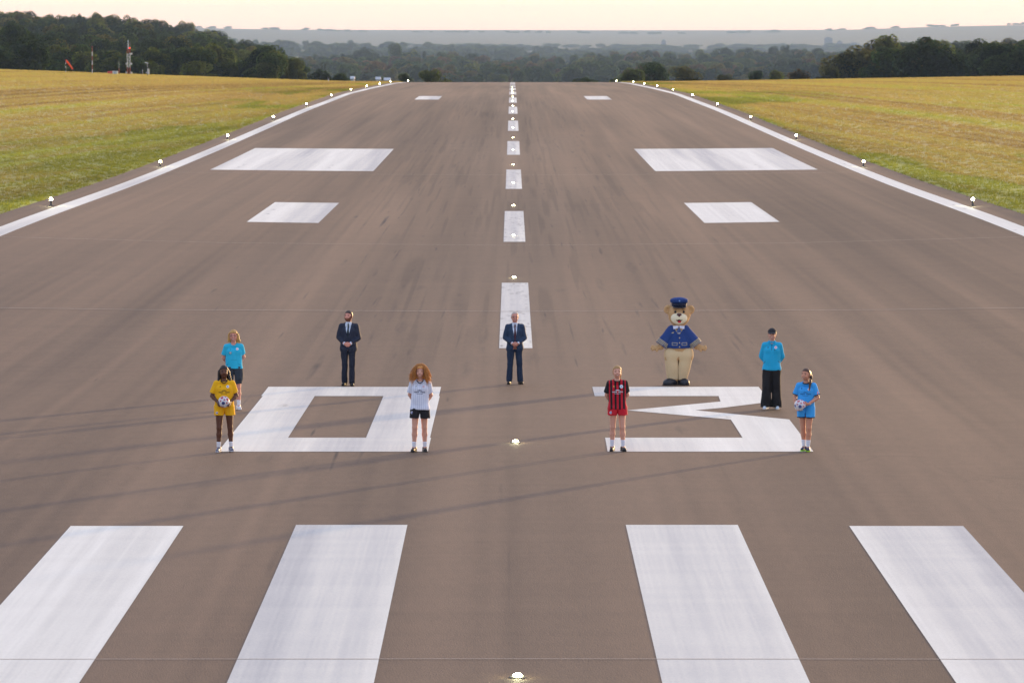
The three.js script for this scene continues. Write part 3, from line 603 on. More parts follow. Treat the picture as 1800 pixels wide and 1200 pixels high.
function handField(W, dir, palm, thumb, curl) {     // wrist, pointing direction, palm direction, thumb side
  const D = V3(dir).normalize(), T = V3(thumb).addScaledVector(D, -V3(thumb).dot(D)).normalize(), N = V3(palm).addScaledVector(D, -V3(palm).dot(D)).addScaledVector(T, -V3(palm).dot(T)).normalize();
  const at = (d, t, n) => [W[0] + D.x * d + T.x * t + N.x * n, W[1] + D.y * d + T.y * t + N.y * n, W[2] + D.z * d + T.z * t + N.z * n];
  const list = [cap(at(-0.03, 0, 0), at(0.01, 0, 0), 0.026, 0.024), cap(at(0.015, 0.016, 0), at(0.078, 0.026, 0), 0.018, 0.016), cap(at(0.015, -0.014, 0), at(0.074, -0.026, 0), 0.018, 0.015), cap(at(0.02, 0, 0), at(0.08, 0, 0), 0.018, 0.016)];
  [[0.028, 0.070], [0.0095, 0.078], [-0.0095, 0.073], [-0.027, 0.058]].forEach(([t, len]) => {
    let p = at(0.082, t, 0), a = curl * 0.5;
    for (let s = 0; s < 3; s++) { const l = len * [0.45, 0.32, 0.23][s], q = add(add(p, [D.x, D.y, D.z], l * Math.cos(a)), [N.x, N.y, N.z], l * Math.sin(a)); list.push(cap(p, q, 0.0092 - s * 0.0008, 0.0086 - s * 0.0008)); p = q; a += curl * 0.8; }
  });
  const b = at(0.022, 0.026, 0.004), c = at(0.052, 0.052, 0.012 + curl * 0.01), e = at(0.082, 0.058, 0.02 + curl * 0.02);
  list.push(cap(b, c, 0.013, 0.011), cap(c, e, 0.011, 0.009));
  return join(list, 0.008);
}
const around = (points, r) => [[0, 1, 2].map((k) => Math.min(...points.map((p) => p[k])) - r), [0, 1, 2].map((k) => Math.max(...points.map((p) => p[k])) + r)];

// planar print for shirts: front in the left half of the picture, back in the right half
function printed(g, x0, x1, y0, y1) {
  const q = g.toNonIndexed(), p = q.attributes.position, uv = [], A = new THREE.Vector3(), B = new THREE.Vector3(), C = new THREE.Vector3();
  for (let k = 0; k < p.count; k += 3) {
    A.fromBufferAttribute(p, k); B.fromBufferAttribute(p, k + 1); C.fromBufferAttribute(p, k + 2);
    const front = B.clone().sub(A).cross(C.clone().sub(A)).z >= 0 ? 0 : 0.5;
    for (const v of [A, B, C]) uv.push(front + 0.5 * clamp((v.x - x0) / (x1 - x0), 0.01, 0.99), clamp((v.y - y0) / (y1 - y0), 0.01, 0.99));
  }
  q.setAttribute('uv', new THREE.Float32BufferAttribute(uv, 2));
  return q;
}
const SX = 0.36, SY0 = 0.70, SY1 = 1.56;
function shirtCloth(base, draw) {
  const c = document.createElement('canvas'); c.width = 1024; c.height = 640;
  const g = c.getContext('2d'); g.fillStyle = base; g.fillRect(0, 0, 1024, 640);
  for (const back of [0, 1]) {
    g.save(); g.beginPath(); g.rect(back * 512, 0, 512, 640); g.clip(); g.translate(back * 512 + 256, 0); g.scale(512 / (2 * SX), -640 / (SY1 - SY0)); g.translate(0, -SY1);
    draw(g, back === 1); g.restore();
  }
  const t = new THREE.CanvasTexture(c); t.colorSpace = THREE.SRGBColorSpace;
  return new THREE.MeshPhysicalMaterial({ map: t, roughness: 0.85, side: THREE.DoubleSide });
}
const dot = (g, x, y, r, c) => { g.fillStyle = c; g.beginPath(); g.arc(x, y, r, 0, 6.2832); g.fill(); };
const bar = (g, x, y, w, h, c) => { g.fillStyle = c; g.fillRect(x - w / 2, y - h / 2, w, h); };
function crest(g, x, y, r, ring, field, mark) { dot(g, x, y, r, ring); dot(g, x, y, r * 0.78, field); dot(g, x, y, r * 0.5, mark); dot(g, x, y, r * 0.28, field); }
function sponsor(g, y, c) {             // a small bridge emblem over two broken lines of lettering too small to read
  g.fillStyle = c; g.beginPath(); g.moveTo(-0.05, y + 0.032); g.quadraticCurveTo(0, y + 0.062, 0.05, y + 0.032); g.lineTo(0.05, y + 0.026); g.lineTo(-0.05, y + 0.026); g.fill();
  for (let k = 0; k < 11; k++) if (k !== 5) bar(g, -0.1 + k * 0.02, y, 0.013, 0.022 + 0.005 * (k % 3), c);
  for (let k = 0; k < 7; k++) bar(g, -0.055 + k * 0.018, y - 0.034, 0.011, 0.012, c);
}

// ---------------------------------------------------------------- people
const skinTones = { fair: '#d6a08a', warm: '#c98f74', ruddy: '#d2917f', deep: '#5e3826' };
function person(spec) {
  const { px, py, tall, label, skin, build = 1, stance = 0.1, pose } = spec;
  const [x, d] = onRunway(px, py), t = thing('person', label, 'person', [x, runwayY(x, d) + 0.006, -d], 'people standing around the runway number');
  const S = tall / 1.725, F = (g) => g.scale(S, S, S); t.rotation.y = spec.turn || 0; t.rotation.z = spec.lean || 0;
  const b = build, bust = spec.bust || 0, skinM = mat(skinTones[skin], 0.55), sh = 0.156 * (spec.shoulders || 1);
  const hip = (s) => [s * 0.085 * b, 0.90, 0], fore = (s) => s * (spec.step || 0), knee = (s) => [s * lerp(0.085 * b, stance, 0.5), 0.485, 0.012 + fore(s) * 0.7], ankle = (s) => [s * stance, 0.085, -0.012 + fore(s)];
  const shoulder = (s) => [s * sh, 1.368, -0.005];
  const arms = {
    behind: (s) => [[s * (0.215 * b), 1.13, -0.075], [s * 0.10, 0.955, -0.165], [-s * 0.6, -0.5, -0.1], [0, 0, 1], [0, 0.6, -0.2]],
    front: (s) => [[s * (0.228 + (b - 1) * 0.1), 1.11, 0.0], [s * 0.072, 0.985, 0.165], [-s * 0.8, -0.42, 0.12], [0, -0.2, -1], [0, 0.9, 0.3]],
    ball: (s) => [[s * 0.245, 1.12, -0.01], [s * 0.125, 1.005, 0.155], [-s * 0.12, -0.35, 0.75], [-s, 0.2, 0.1], [0, 0.9, 0.4]],
    side: (s) => s < 0 ? [[-0.235, 1.13, -0.02], [-0.20, 0.935, 0.10], [0.25, -0.35, 0.75], [1, 0.2, 0], [0, 0.9, 0.4]] : [[0.245, 1.12, 0.0], [0.075, 1.00, 0.205], [-0.85, -0.12, 0.35], [-0.5, -0.3, -0.5], [0.1, 0.9, 0.4]],
  }[pose];
  const torso = (o) => [cap([-0.075 * b, 0.93, -0.005], [0.075 * b, 0.93, -0.005], 0.095 + 0.02 * (b - 1) + o, undefined, 0.92), cap([0, 0.96, 0], [0, 1.08, 0.0], 0.115 * b + o, 0.108 * b + o, 0.82), cap([-0.045 * b, 1.08, 0], [0.045 * b, 1.08, 0], 0.085 * b + o, undefined, 0.92), cap([-0.07 * b, 1.25, 0], [0.07 * b, 1.25, 0], 0.092 * b + o, undefined, 0.95), cap([0, 1.405, -0.01], [sh - 0.02, 1.362, -0.008], 0.052 + o, 0.048 + o), cap([0, 1.405, -0.01], [0.02 - sh, 1.362, -0.008], 0.052 + o, 0.048 + o), ...(bust ? [ell([-0.062, 1.255, 0.07], [0.062 + o, 0.06 + o, 0.036 * bust + o]), ell([0.062, 1.255, 0.07], [0.062 + o, 0.06 + o, 0.036 * bust + o])] : [])];
  const neck = cap([0, 1.38, -0.012], [0, 1.52, 0.004], 0.054, 0.05);
  const legBones = (s) => [cap(hip(s), knee(s), 0.087 * b, 0.054), cap(knee(s), add(mix(knee(s), ankle(s), 0.35), [0, 0, -0.016]), 0.051, 0.054), cap(add(mix(knee(s), ankle(s), 0.35), [0, 0, -0.016]), ankle(s), 0.054, 0.032), cap(ankle(s), [s * (stance + 0.005), 0.045, 0.04 + fore(s)], 0.034, 0.02)];
  const armBones = (s) => { const [e, w] = arms(s); return [cap(shoulder(s), mix(shoulder(s), e, 0.3), 0.05, 0.047), cap(mix(shoulder(s), e, 0.3), e, 0.046, 0.037), cap(e, mix(e, w, 0.3), 0.037, 0.038), cap(mix(e, w, 0.3), w, 0.038, 0.025)]; };
  // body
  const bodyField = join([...torso(0), neck, ...legBones(-1), ...legBones(1), ...armBones(-1), ...armBones(1)], 0.022);
  const pieces = [net(bodyField, [-0.36, 0.01, -0.26], [0.36, 1.56, 0.28], 0.0125)];
  for (const s of [-1, 1]) { const [e, w, dir, palm, thumb] = arms(s); const [lo, hi] = around([w, add(w, V3(dir).normalize().toArray(), 0.17)], 0.085); pieces.push(net(handField(w, dir, palm, thumb, spec.pose === 'ball' || (spec.pose === 'side') ? 0.42 : 0.75), lo, hi, 0.0055)); }
  const slim = spec.slim || 1, C = [0, 1.592, 0.012];
  const headField = join([ell(C, [0.073 * slim, 0.106, 0.092]), ell([0, 1.545, 0.036], [0.056 * slim, 0.062, 0.062]), cap([0, 1.515, 0.055], [0, 1.512, 0.07], 0.026, 0.02), cap([0, 1.605, 0.092], [0, 1.572, 0.112], 0.009, 0.014), cap([-0.032, 1.56, 0.075], [0.032, 1.56, 0.075], 0.026, 0.026), cap([0, 1.46, -0.008], [0, 1.54, 0.004], 0.05, 0.046), ell([-0.074 * slim, 1.585, 0.0], [0.012, 0.032, 0.02]), ell([0.074 * slim, 1.585, 0], [0.012, 0.032, 0.02])], 0.016);
  const turnHead = (g) => g.translate(0, -1.48, 0).scale(1.1, 1.1, 1.1).translate(0, 1.48, 0).rotateY(spec.look || 0);
  pieces.push(turnHead(net(headField, [-0.1, 1.45, -0.1], [0.1, 1.72, 0.15], 0.006)));
  mesh('body', F(mergeGeometries(pieces)), skinM, t);
  // face
  const face = (name, g, c, rough = 0.5) => mesh(name, F(turnHead(g)), mat(c, rough), t);
  for (const s of [-1, 1]) {
    face('eye', new THREE.SphereGeometry(1, 10, 8).scale(0.0125, 0.0085, 0.008).translate(s * 0.031, 1.598, 0.0885), '#33261f', 0.3);
    face('eyebrow', new THREE.CapsuleGeometry(0.0045, 0.026, 4, 6).rotateZ(Math.PI / 2 - s * 0.14).translate(s * 0.032, 1.621, 0.095), spec.brow || '#4c3526');
  }
  const smile = new THREE.TubeGeometry(new THREE.QuadraticBezierCurve3(V3([-0.026, 1.541, 0.088]), V3([0, 1.530, 0.112]), V3([0.026, 1.541, 0.088])), 10, 0.0062, 6);
  face('mouth', smile, spec.lips || '#a3544d');
  if (spec.smile) face('teeth', new THREE.CapsuleGeometry(0.0045, 0.026, 4, 6).rotateZ(Math.PI / 2).translate(0, 1.5405, 0.1015), '#efe9e2');
  if (spec.glasses) {
    const rim = []; for (const s of [-1, 1]) rim.push(new THREE.TorusGeometry(0.021, 0.003, 5, 16).scale(1.1, 0.85, 1).translate(s * 0.031, 1.597, 0.104)), rim.push(boxGeometry(0.003, 0.004, 0.1, s * 0.074, 1.6, 0.05));
    rim.push(boxGeometry(0.018, 0.004, 0.003, 0, 1.6, 0.108));
    mesh('glasses', F(turnHead(mergeGeometries(rim))), mat('#24262a', 0.4), t);
  }
  if (spec.beard) mesh('beard', F(turnHead(net(folds((x, y, z) => Math.max(headField(x, y, z) - 0.007, y - 1.556 - Math.max(0, Math.abs(x) - 0.045) * 1.6, 1.0 - z * 40, -(Math.hypot(x, (y - 1.541) * 2.2) - 0.02)), 0.003, 60), [-0.1, 1.48, 0.01], [0.1, 1.62, 0.14], 0.006))), mat(spec.beard, 0.9), t);
  // hair
  if (spec.hair) {
    const H = spec.hair, hairline = H.line ?? 1.632;
    const scalp = (x, y, z) => { const o = ell([C[0], C[1] + 0.006, C[2] - 0.008], [0.073 * slim + H.thick, 0.106 + H.thick, 0.092 + H.thick])(x, y, z); const front = Math.max(z - 0.028 - Math.max(0, y - hairline) * 2.6, -(y - 1.69) - 0.0 > 0 ? -1 : -1); return Math.max(o, front, (H.nape ?? 1.53) - y - (z < 0 ? 0 : (z) * 0.5)); };
    const list = [scalp, ...(H.locks || []).map(([p, q, r0, r1]) => cap(p, q, r0, r1))];
    const g0 = join(list, 0.032), cut = H.face !== false ? (x, y, z) => Math.max(g0(x, y, z), -ell([0, 1.572, 0.115], [H.open || 0.062, 0.092, 0.075])(x, y, z)) : g0;
    const g = folds((x, y, z) => cut(x, y, z), H.amp || 0.004, H.scale || 46);
    const [lo, hi] = H.box || [[-0.14, 1.3, -0.17], [0.14, 1.75, 0.14]];
    const hairGeo = [net(g, lo, hi, H.cell || 0.0075)];
    if (H.curls) {                                   // loose corkscrew curls standing off the head
      const r = rng(77);
      for (let k = 0; k < H.curls; k++) {
        const a = r() * 6.283, u = 1 - r() * 1.5, q = Math.sqrt(Math.max(0, 1 - u * u)), n = [q * Math.cos(a), u, q * Math.sin(a)];
        if (n[2] > 0.35 && n[1] < 0.62 && Math.abs(n[0]) < 0.62) continue;
        let p = [n[0] * 0.108, 1.59 + n[1] * 0.138, n[2] * 0.118 - 0.012]; const pts = [], len = 0.06 + r() * 0.13, ph = r() * 6.283, out = 0.9 + r() * 0.5;
        for (let s = 0; s <= 18; s++) { const v = s / 18; pts.push(V3([p[0] + n[0] * out * len * v * 0.45 + 0.009 * Math.cos(ph + v * 22), p[1] + n[1] * len * v * 0.5 - len * v * v * 0.8 + 0.006 * Math.sin(ph + v * 29), p[2] + n[2] * len * v * 0.42 + 0.009 * Math.sin(ph + v * 22)])); }
        if (pts.some((q) => Math.abs(q.x) < 0.066 && q.y < 1.672 && q.z > 0.05)) continue;
        const tube = new THREE.TubeGeometry(new THREE.CatmullRomCurve3(pts), 26, 0.0016 + r() * 0.0016, 3); tube.deleteAttribute('uv'); hairGeo.push(tube);
      }
    }
    mesh('hair', F(turnHead(mergeGeometries(hairGeo))), mat(H.colour, 0.5, { sheen: 0.4, sheenRoughness: 0.4, sheenColor: new THREE.Color(H.colour), transmission: H.curls ? 0.25 : 0, thickness: 0 }), t);
    if (H.tie) mesh('hair_tie', F(turnHead(new THREE.TorusGeometry(0.016, 0.006, 6, 12).rotateX(0.6).translate(...H.tie))), mat('#22242a', 0.8), t);
  }
  if (spec.cap) {
    const dome = net((x, y, z) => Math.max(ell([0, 1.615, 0.004], [0.092, 0.10, 0.108])(x, y, z), 1.635 - y + z * 0.06), [-0.12, 1.6, -0.13], [0.12, 1.74, 0.14], 0.0065);
    const c = mesh('cap', F(turnHead(dome)), mat(spec.cap, 0.8), t);
    mesh('visor', F(turnHead(net((x, y, z) => Math.max(ell([0, 1.638, 0.10], [0.078, 0.2, 0.095])(x, y, z), Math.abs(y - 1.642 + (z - 0.09) * 0.25 + x * x * 3) - 0.006, 0.07 - z), [-0.1, 1.58, 0.06], [0.1, 1.68, 0.21], 0.0055))), mat(spec.cap, 0.7), c);
  }
  // shoes, socks
  for (const s of [-1, 1]) {
    const a = s * (spec.toe ?? 0.22), cx = s * stance, rot = (f) => (x, y, z) => { const u = x - cx, w = z + 0.012 - fore(s), c = Math.cos(a), q = Math.sin(a); return f(u * c - w * q, y, u * q + w * c); };
    const upper = rot(band(join([cap([0, 0.045, -0.045], [0, 0.036, 0.10], 0.043, 0.036, 1.1), cap([0, 0.06, -0.03], [0, 0.085, -0.012], 0.042, 0.043)], 0.03), 0.018, spec.shoeTop || 0.105));
    const box = [[cx - 0.12, 0, -0.16 + fore(s)], [cx + 0.12, 0.14, 0.21 + fore(s)]];
    const shoe = mesh('shoe', F(net(upper, ...box, 0.0075)), mat(spec.shoe, 0.45), t);
    const sole = rot(band(cap([0, 0.02, -0.05], [0, 0.02, 0.105], 0.05, 0.042), 0.0, 0.022));
    mesh('sole', F(net(sole, [box[0][0], -0.016, box[0][2]], box[1], 0.0075)), mat(spec.sole || '#e9e9e6', 0.6), shoe);
    if (spec.sock) mesh('sock', F(net(band(join([cap(mix(knee(s), ankle(s), 0.5), ankle(s), 0.052, 0.037)], 0.02), 0.07, spec.sockTop || 0.175), [cx - 0.12, 0.05, -0.12 + fore(s)], [cx + 0.12, 0.28, 0.1 + fore(s)], 0.008)), mat(spec.sock, 0.9), t);
  }
  // garments for the legs
  const L = spec.legs, legs = [];
  for (const s of [-1, 1]) {
    const k = knee(s), a = ankle(s), out = L.flare || 0;
    legs.push(cap(hip(s), k, 0.087 * b + L.loose, 0.062 + L.loose + out * 0.3), cap(k, add(a, [0, -0.06, 0]), 0.062 + L.loose + out * 0.3, 0.052 + L.loose + out));
    if (L.shorts) { const h = mix(hip(s), k, 0.5); legs.push(cap(hip(s), add(h, [s * 0.012, 0, 0.006]), 0.086 * b + L.loose, 0.080 * b + L.loose)); }
  }
  legs.push(...torso(0.003).slice(0, 2));
  const split = (f) => L.shorts ? (x, y, z) => Math.max(f(x, y, z), y < 0.815 ? 0.004 + (0.815 - y) * 0.09 - Math.abs(x) : -1) : f;
  const legField = folds(split(band(join(legs, 0.018), L.hem, Math.min(1.02, spec.top.hem + 0.045))), L.shorts ? 0.007 : 0.012, L.shorts ? 16 : 13);
  const legGeo = F(net(legField, [-0.32, L.hem - 0.02, -0.2], [0.32, 1.05, 0.2], 0.0105));
  const legMesh = mesh(L.shorts ? 'shorts' : 'trousers', legGeo, mat(L.colour, 0.85), t);
  if (L.trim) mesh('hem', F(net(band((x, y, z) => legField(x, y < L.hem + 0.02 ? L.hem + 0.02 : y, z) - 0.004, L.hem - 0.004, L.hem + 0.018), [-0.32, L.hem - 0.025, -0.2], [0.32, L.hem + 0.04, 0.2], 0.0085)), mat(L.trim, 0.85), legMesh);
  if (L.badge) { const q = L.badge, z = surfaceZ((x, y, zz) => legField(x, y, zz), q[0], q[1]); mesh('badge', F(new THREE.CylinderGeometry(0.026, 0.026, 0.004, 18).rotateX(Math.PI / 2).translate(q[0], q[1], z + 0.004)), mat('#e8ecf4', 0.7), legMesh); mesh('badge_centre', F(new THREE.CylinderGeometry(0.015, 0.015, 0.004, 14).rotateX(Math.PI / 2).translate(q[0], q[1], z + 0.0065)), mat('#3d58a8', 0.7), legMesh); }
  // garments for the top
  const G = spec.top;
  const sleeve = (s, o, end) => {
    const [e, w] = arms(s), S0 = shoulder(s);
    const upper = cap(S0, e, 0.054 + o, 0.046 + o + (end < 1 ? 0.012 : 0)), fore = cap(e, w, 0.046 + o, 0.033 + o * 0.8);
    const lim = end <= 1 ? mix(S0, e, end) : mix(e, w, end - 1), dir = V3(end <= 1 ? e : w).sub(V3(end <= 1 ? S0 : e)).normalize();
    const cut = (x, y, z) => (x - lim[0]) * dir.x + (y - lim[1]) * dir.y + (z - lim[2]) * dir.z;
    if (end <= 1) return (x, y, z) => Math.max(upper(x, y, z), cut(x, y, z));
    return (x, y, z) => Math.min(upper(x, y, z), Math.max(fore(x, y, z), cut(x, y, z)));
  };
  const topList = (o, end) => [...torso(o), cap([-0.075 * b, 1.26, 0], [-0.078 * b, 0.88, 0], 0.086 * b + o, 0.09 + o, 1.0), cap([0.075 * b, 1.26, 0], [0.078 * b, 0.88, 0], 0.086 * b + o, 0.09 + o, 1.0), cap([0, 1.2, 0], [0, 0.9, 0], 0.118 * b + o, 0.118 * b + o, 0.88), cap([-0.08 * b, 0.86, 0], [0.08 * b, 0.86, 0], 0.1 + o + (G.flare || 0), undefined, 0.95), sleeve(-1, o, end), sleeve(1, o, end)];
  const neckHole = (f, r = 0.066, y = 1.455, z = 0.03) => (x, yy, zz) => Math.max(f(x, yy, zz), -ell([0, y, z], [r, 0.05, r * 1.05])(x, yy, zz));
  const box = [[-0.36, G.hem - 0.02, -0.26], [0.36, 1.5, 0.28]];
  if (!spec.suit) {
    const f = folds(band(neckHole(join(topList(G.loose, G.sleeve), 0.02), G.neckR, G.neckY, G.neckZ), G.hem, 1.47), 0.0095, 12);
    const top = mesh(G.name || 'jersey', F(printed(net(f, ...box, 0.0095), -SX, SX, SY0, SY1)), G.cloth, t);
    if (G.collar) {                            // knitted collar band round the neck opening
      const collar = new THREE.TubeGeometry(new THREE.CatmullRomCurve3(Array.from({ length: 28 }, (_, k) => { const a = k / 28 * 6.2832, v = G.vee ? Math.max(0, Math.cos(a)) ** 4 * 0.035 : 0; return V3([Math.sin(a) * 0.071, 1.437 - 0.022 * Math.cos(a) - v, 0.008 + Math.cos(a) * 0.078 + v * 0.25]); }), true), 60, 0.0095, 6, true);
      mesh('collar', F(collar), mat(G.collar, 0.85), top);
    }
    if (G.cuff) for (const s of [-1, 1]) { const [e] = arms(s), c = mix(shoulder(s), e, G.sleeve - 0.03), dir = V3(e).sub(V3(shoulder(s))).normalize(); mesh('cuff', F(new THREE.TorusGeometry(0.066 + G.loose - 0.008, 0.009, 6, 26).applyQuaternion(new THREE.Quaternion().setFromUnitVectors(new THREE.Vector3(0, 0, 1), dir)).translate(...c)), mat(G.cuff, 0.85), top); }
    for (const [x0, y0, x1, y1] of G.pockets || []) mesh('pocket_zip', F(patch(f, (u, v) => [lerp(x0, x1, v) + (u - 0.5) * 0.012, lerp(y0, y1, v)], 0.004)), mat('#1c2330', 0.6), top);
    if (G.zip) { mesh('zip', F(patch(f, (u, v) => [(u - 0.5) * 0.010, lerp(1.40, 1.27, v)], 0.004)), mat('#1b3444', 0.5), top); mesh('collar', F(net((x, y, z) => Math.max(Math.abs(cap([0, 1.40, -0.008], [0, 1.5, 0.006], 0.072, 0.066)(x, y, z)) - 0.008, 1.42 - y, y - 1.475 + (z > 0 ? z * 0.25 : 0)), [-0.11, 1.4, -0.11], [0.11, 1.5, 0.13], 0.006)), G.cloth.clone(), top); }
  } else {
    const U = spec.suit;
    const shirt = join([...torso(0.012), cap([0, 1.40, -0.01], [0, 1.468, 0.002], 0.068, 0.062)], 0.02);
    const sm0 = mesh('shirt', F(net(band(shirt, 0.92, 1.475), [-0.26, 0.9, -0.2], [0.26, 1.5, 0.22], 0.0095)), mat(U.shirt, 0.8), t);
    const raw = join(topList(0.019, 1.93), 0.022);
    const open = (y) => y > U.button ? 0.008 + (y - U.button) * U.vee : U.openBelow ? 0.012 + (U.button - y) * U.openBelow : -0.01 + Math.max(0, 0.88 - y) * 0.35;
    const f = folds((x, y, z) => Math.max(raw(x, y, z), G.hem - y, y - 1.462, z > 0.02 ? open(y) - Math.abs(x) : -1, -cap([0, 1.38, 0.0], [0, 1.5, 0.006], 0.066, 0.066)(x, y, z)), 0.009, 12);
    const jacket = mesh('suit_jacket', F(net(f, ...box, 0.009)), mat(U.colour, 0.75, { sheen: 0.25, sheenRoughness: 0.6, sheenColor: new THREE.Color(U.colour) }), t);
    for (const s of [-1, 1]) {
      mesh('lapel', F(patch(f, (u, v) => { const y = lerp(1.43, U.button + 0.015, v), inner = open(y) + 0.006, w = 0.052 * Math.sin(Math.min(1, v * 1.15 + 0.42) * 2.4) + 0.004; return [s * (inner + Math.max(0.004, w) * u), y + u * (v < 0.3 ? 0.012 : 0)]; }, 0.007)), mat(U.lapel || U.colour, 0.7), jacket);
      const [e, w] = arms(s), q = mix(e, w, 0.97), dir = V3(w).sub(V3(e)).normalize();
      mesh('shirt_cuff', F(new THREE.CylinderGeometry(0.034, 0.036, 0.035, 16).applyQuaternion(new THREE.Quaternion().setFromUnitVectors(new THREE.Vector3(0, 1, 0), dir)).translate(...q)), mat(U.shirt, 0.8), jacket);
      mesh('collar_point', F(patch(shirt, (u, v) => [s * (0.006 + 0.046 * u * (1 - v * 0.2)), 1.462 - 0.058 * v + 0.016 * u], 0.010)), mat(U.shirt, 0.8), sm0);
    }
    const width = line([[0, 0.016], [0.1, 0.020], [0.12, 0.014], [1, 0.034]]);
    mesh('tie', F(patch(shirt, (u, v) => [(u * 2 - 1) * width(v), lerp(1.44, U.tieEnd, v)], 0.014)), mat(U.tie, 0.6), t);
    if (U.watch) { const [e, w] = arms(1), dir = V3(w).sub(V3(e)).normalize(); mesh('watch', F(new THREE.TorusGeometry(0.03, 0.007, 6, 20).applyQuaternion(new THREE.Quaternion().setFromUnitVectors(new THREE.Vector3(0, 0, 1), dir)).translate(...add(w, dir.toArray(), 0.012))), mat('#c9ccd0', 0.3, { metalness: 0.8 }), t); }
  }
  return t;
}
function football(label, holder, at, tint) {        // stitched ball: panels proud of recessed seams
  const g = new THREE.IcosahedronGeometry(0.11, 18), p = g.attributes.position, C = [], ico = new THREE.IcosahedronGeometry(1, 0).attributes.position, dirs = [], v = new THREE.Vector3();
  for (let k = 0; k < ico.count; k++) { v.fromBufferAttribute(ico, k); if (!dirs.some((q) => q.distanceTo(v) < 0.01)) dirs.push(v.clone()); }
  const n12 = dirs.length;
  for (let k = 0; k < ico.count; k += 3) { v.set(0, 0, 0); for (let j = 0; j < 3; j++) v.add(new THREE.Vector3().fromBufferAttribute(ico, k + j)); dirs.push(v.clone().normalize()); }
  for (let k = 0; k < p.count; k++) {
    v.fromBufferAttribute(p, k).normalize();
    let a = -9, b = -9, w = 0; dirs.forEach((q, i) => { const e = q.dot(v) + (i < n12 ? -0.008 : 0); if (e > a) { b = a; a = e; w = i; } else if (e > b) b = e; });
    const seam = clamp((a - b) / 0.02), r = 0.1085 + 0.0022 * sm(seam); p.setXYZ(k, v.x * r, v.y * r, v.z * r);
    let c = [0.78, 0.80, 0.82];
    const e = dirs[w].dot(v);
    if (w < n12) { if (e > 0.955) c = w % 3 === 0 ? tint[1] : tint[0]; } else if (e > 0.985 && w % 2) c = tint[1]; else if (e > 0.965 && e < 0.975) c = tint[0];
    C.push(c[0], c[1], c[2]);
  }
  g.setAttribute('color', new THREE.Float32BufferAttribute(C, 3)); g.computeVertexNormals();
  const ball = mesh(numbered('football'), g, new THREE.MeshPhysicalMaterial({ vertexColors: true, roughness: 0.4, clearcoat: 0.3 }), scene);
  holder.updateMatrixWorld(); ball.position.copy(holder.localToWorld(V3(at))); ball.rotation.set(0.5, 0.4, 0.9);
  tag(ball, label, 'football', 'footballs held by players');
}
const jerseyMarks = (g, dark, ring, mark) => { dot(g, -0.075, 1.315, 0.010, dark); crest(g, 0.075, 1.315, 0.028, ring, '#dfe4ee', mark); };
const yellowKit = shirtCloth('#f2b705', (g, back) => { if (!back) { jerseyMarks(g, '#22201a', '#e9edf2', '#4b62b0'); sponsor(g, 1.20, '#4a4016'); bar(g, 0.285, 1.235, 0.03, 0.05, '#8fd0c8'); } });
const whiteKit = shirtCloth('#dfe6f5', (g, back) => {
  for (let k = -7; k <= 7; k++) bar(g, k * 0.042, 1.15, 0.0035, 0.9, '#93a0c2');
  if (!back) { jerseyMarks(g, '#8a8250', '#d9c2cb', '#c24a5c'); sponsor(g, 1.20, '#2f3c5e'); bar(g, 0.285, 1.235, 0.03, 0.05, '#6fae9a'); }
});
const redKit = shirtCloth('#c3122b', (g, back) => {
  for (const x of [-0.126, -0.042, 0.042, 0.126]) bar(g, x, 1.1, 0.040, 0.9, '#15131a');
  bar(g, -0.27, 1.25, 0.20, 0.5, '#15131a'); bar(g, 0.27, 1.25, 0.20, 0.5, '#15131a'); bar(g, 0, 1.5, 0.5, 0.09, '#15131a');
  if (!back) { dot(g, -0.075, 1.315, 0.012, '#d9b24a'); crest(g, 0.078, 1.312, 0.034, '#dbe6ee', '#dbe6ee', '#3a66b0'); sponsor(g, 1.205, '#dcdce6'); bar(g, 0.285, 1.30, 0.035, 0.06, '#86a7e0'); }
});
const blueKit = shirtCloth('#3aa5f0', (g, back) => { if (!back) { dot(g, -0.08, 1.315, 0.012, '#15395f'); crest(g, 0.075, 1.30, 0.028, '#f0dfe6', '#f0dfe6', '#c0506a'); sponsor(g, 1.20, '#1d5a94'); bar(g, 0.25, 1.22, 0.02, 0.07, '#e79aa5'); } });
const cyanTee = shirtCloth('#23b7dd', (g, back) => { if (!back) { dot(g, -0.07, 1.32, 0.009, '#14566c'); crest(g, 0.075, 1.325, 0.028, '#e8dfe4', '#e8dfe4', '#c65a6c'); crest(g, -0.075, 1.245, 0.028, '#16384c', '#dfe9ee', '#16384c'); for (let k = 0; k < 9; k++) bar(g, -0.06 + k * 0.016, 1.09, 0.010, 0.012, '#1a8fb0'); } });
const cyanTop = shirtCloth('#17a9d8', (g, back) => { if (!back) { dot(g, -0.08, 1.325, 0.013, '#155069'); crest(g, 0.085, 1.33, 0.03, '#e6d3dc', '#e6d3dc', '#c95c70'); dot(g, 0.065, 1.275, 0.013, '#15606f'); } });
const kit = (cloth, hem, more = {}) => ({ cloth, hem, loose: 0.014, sleeve: 0.78, flare: 0.012, ...more });

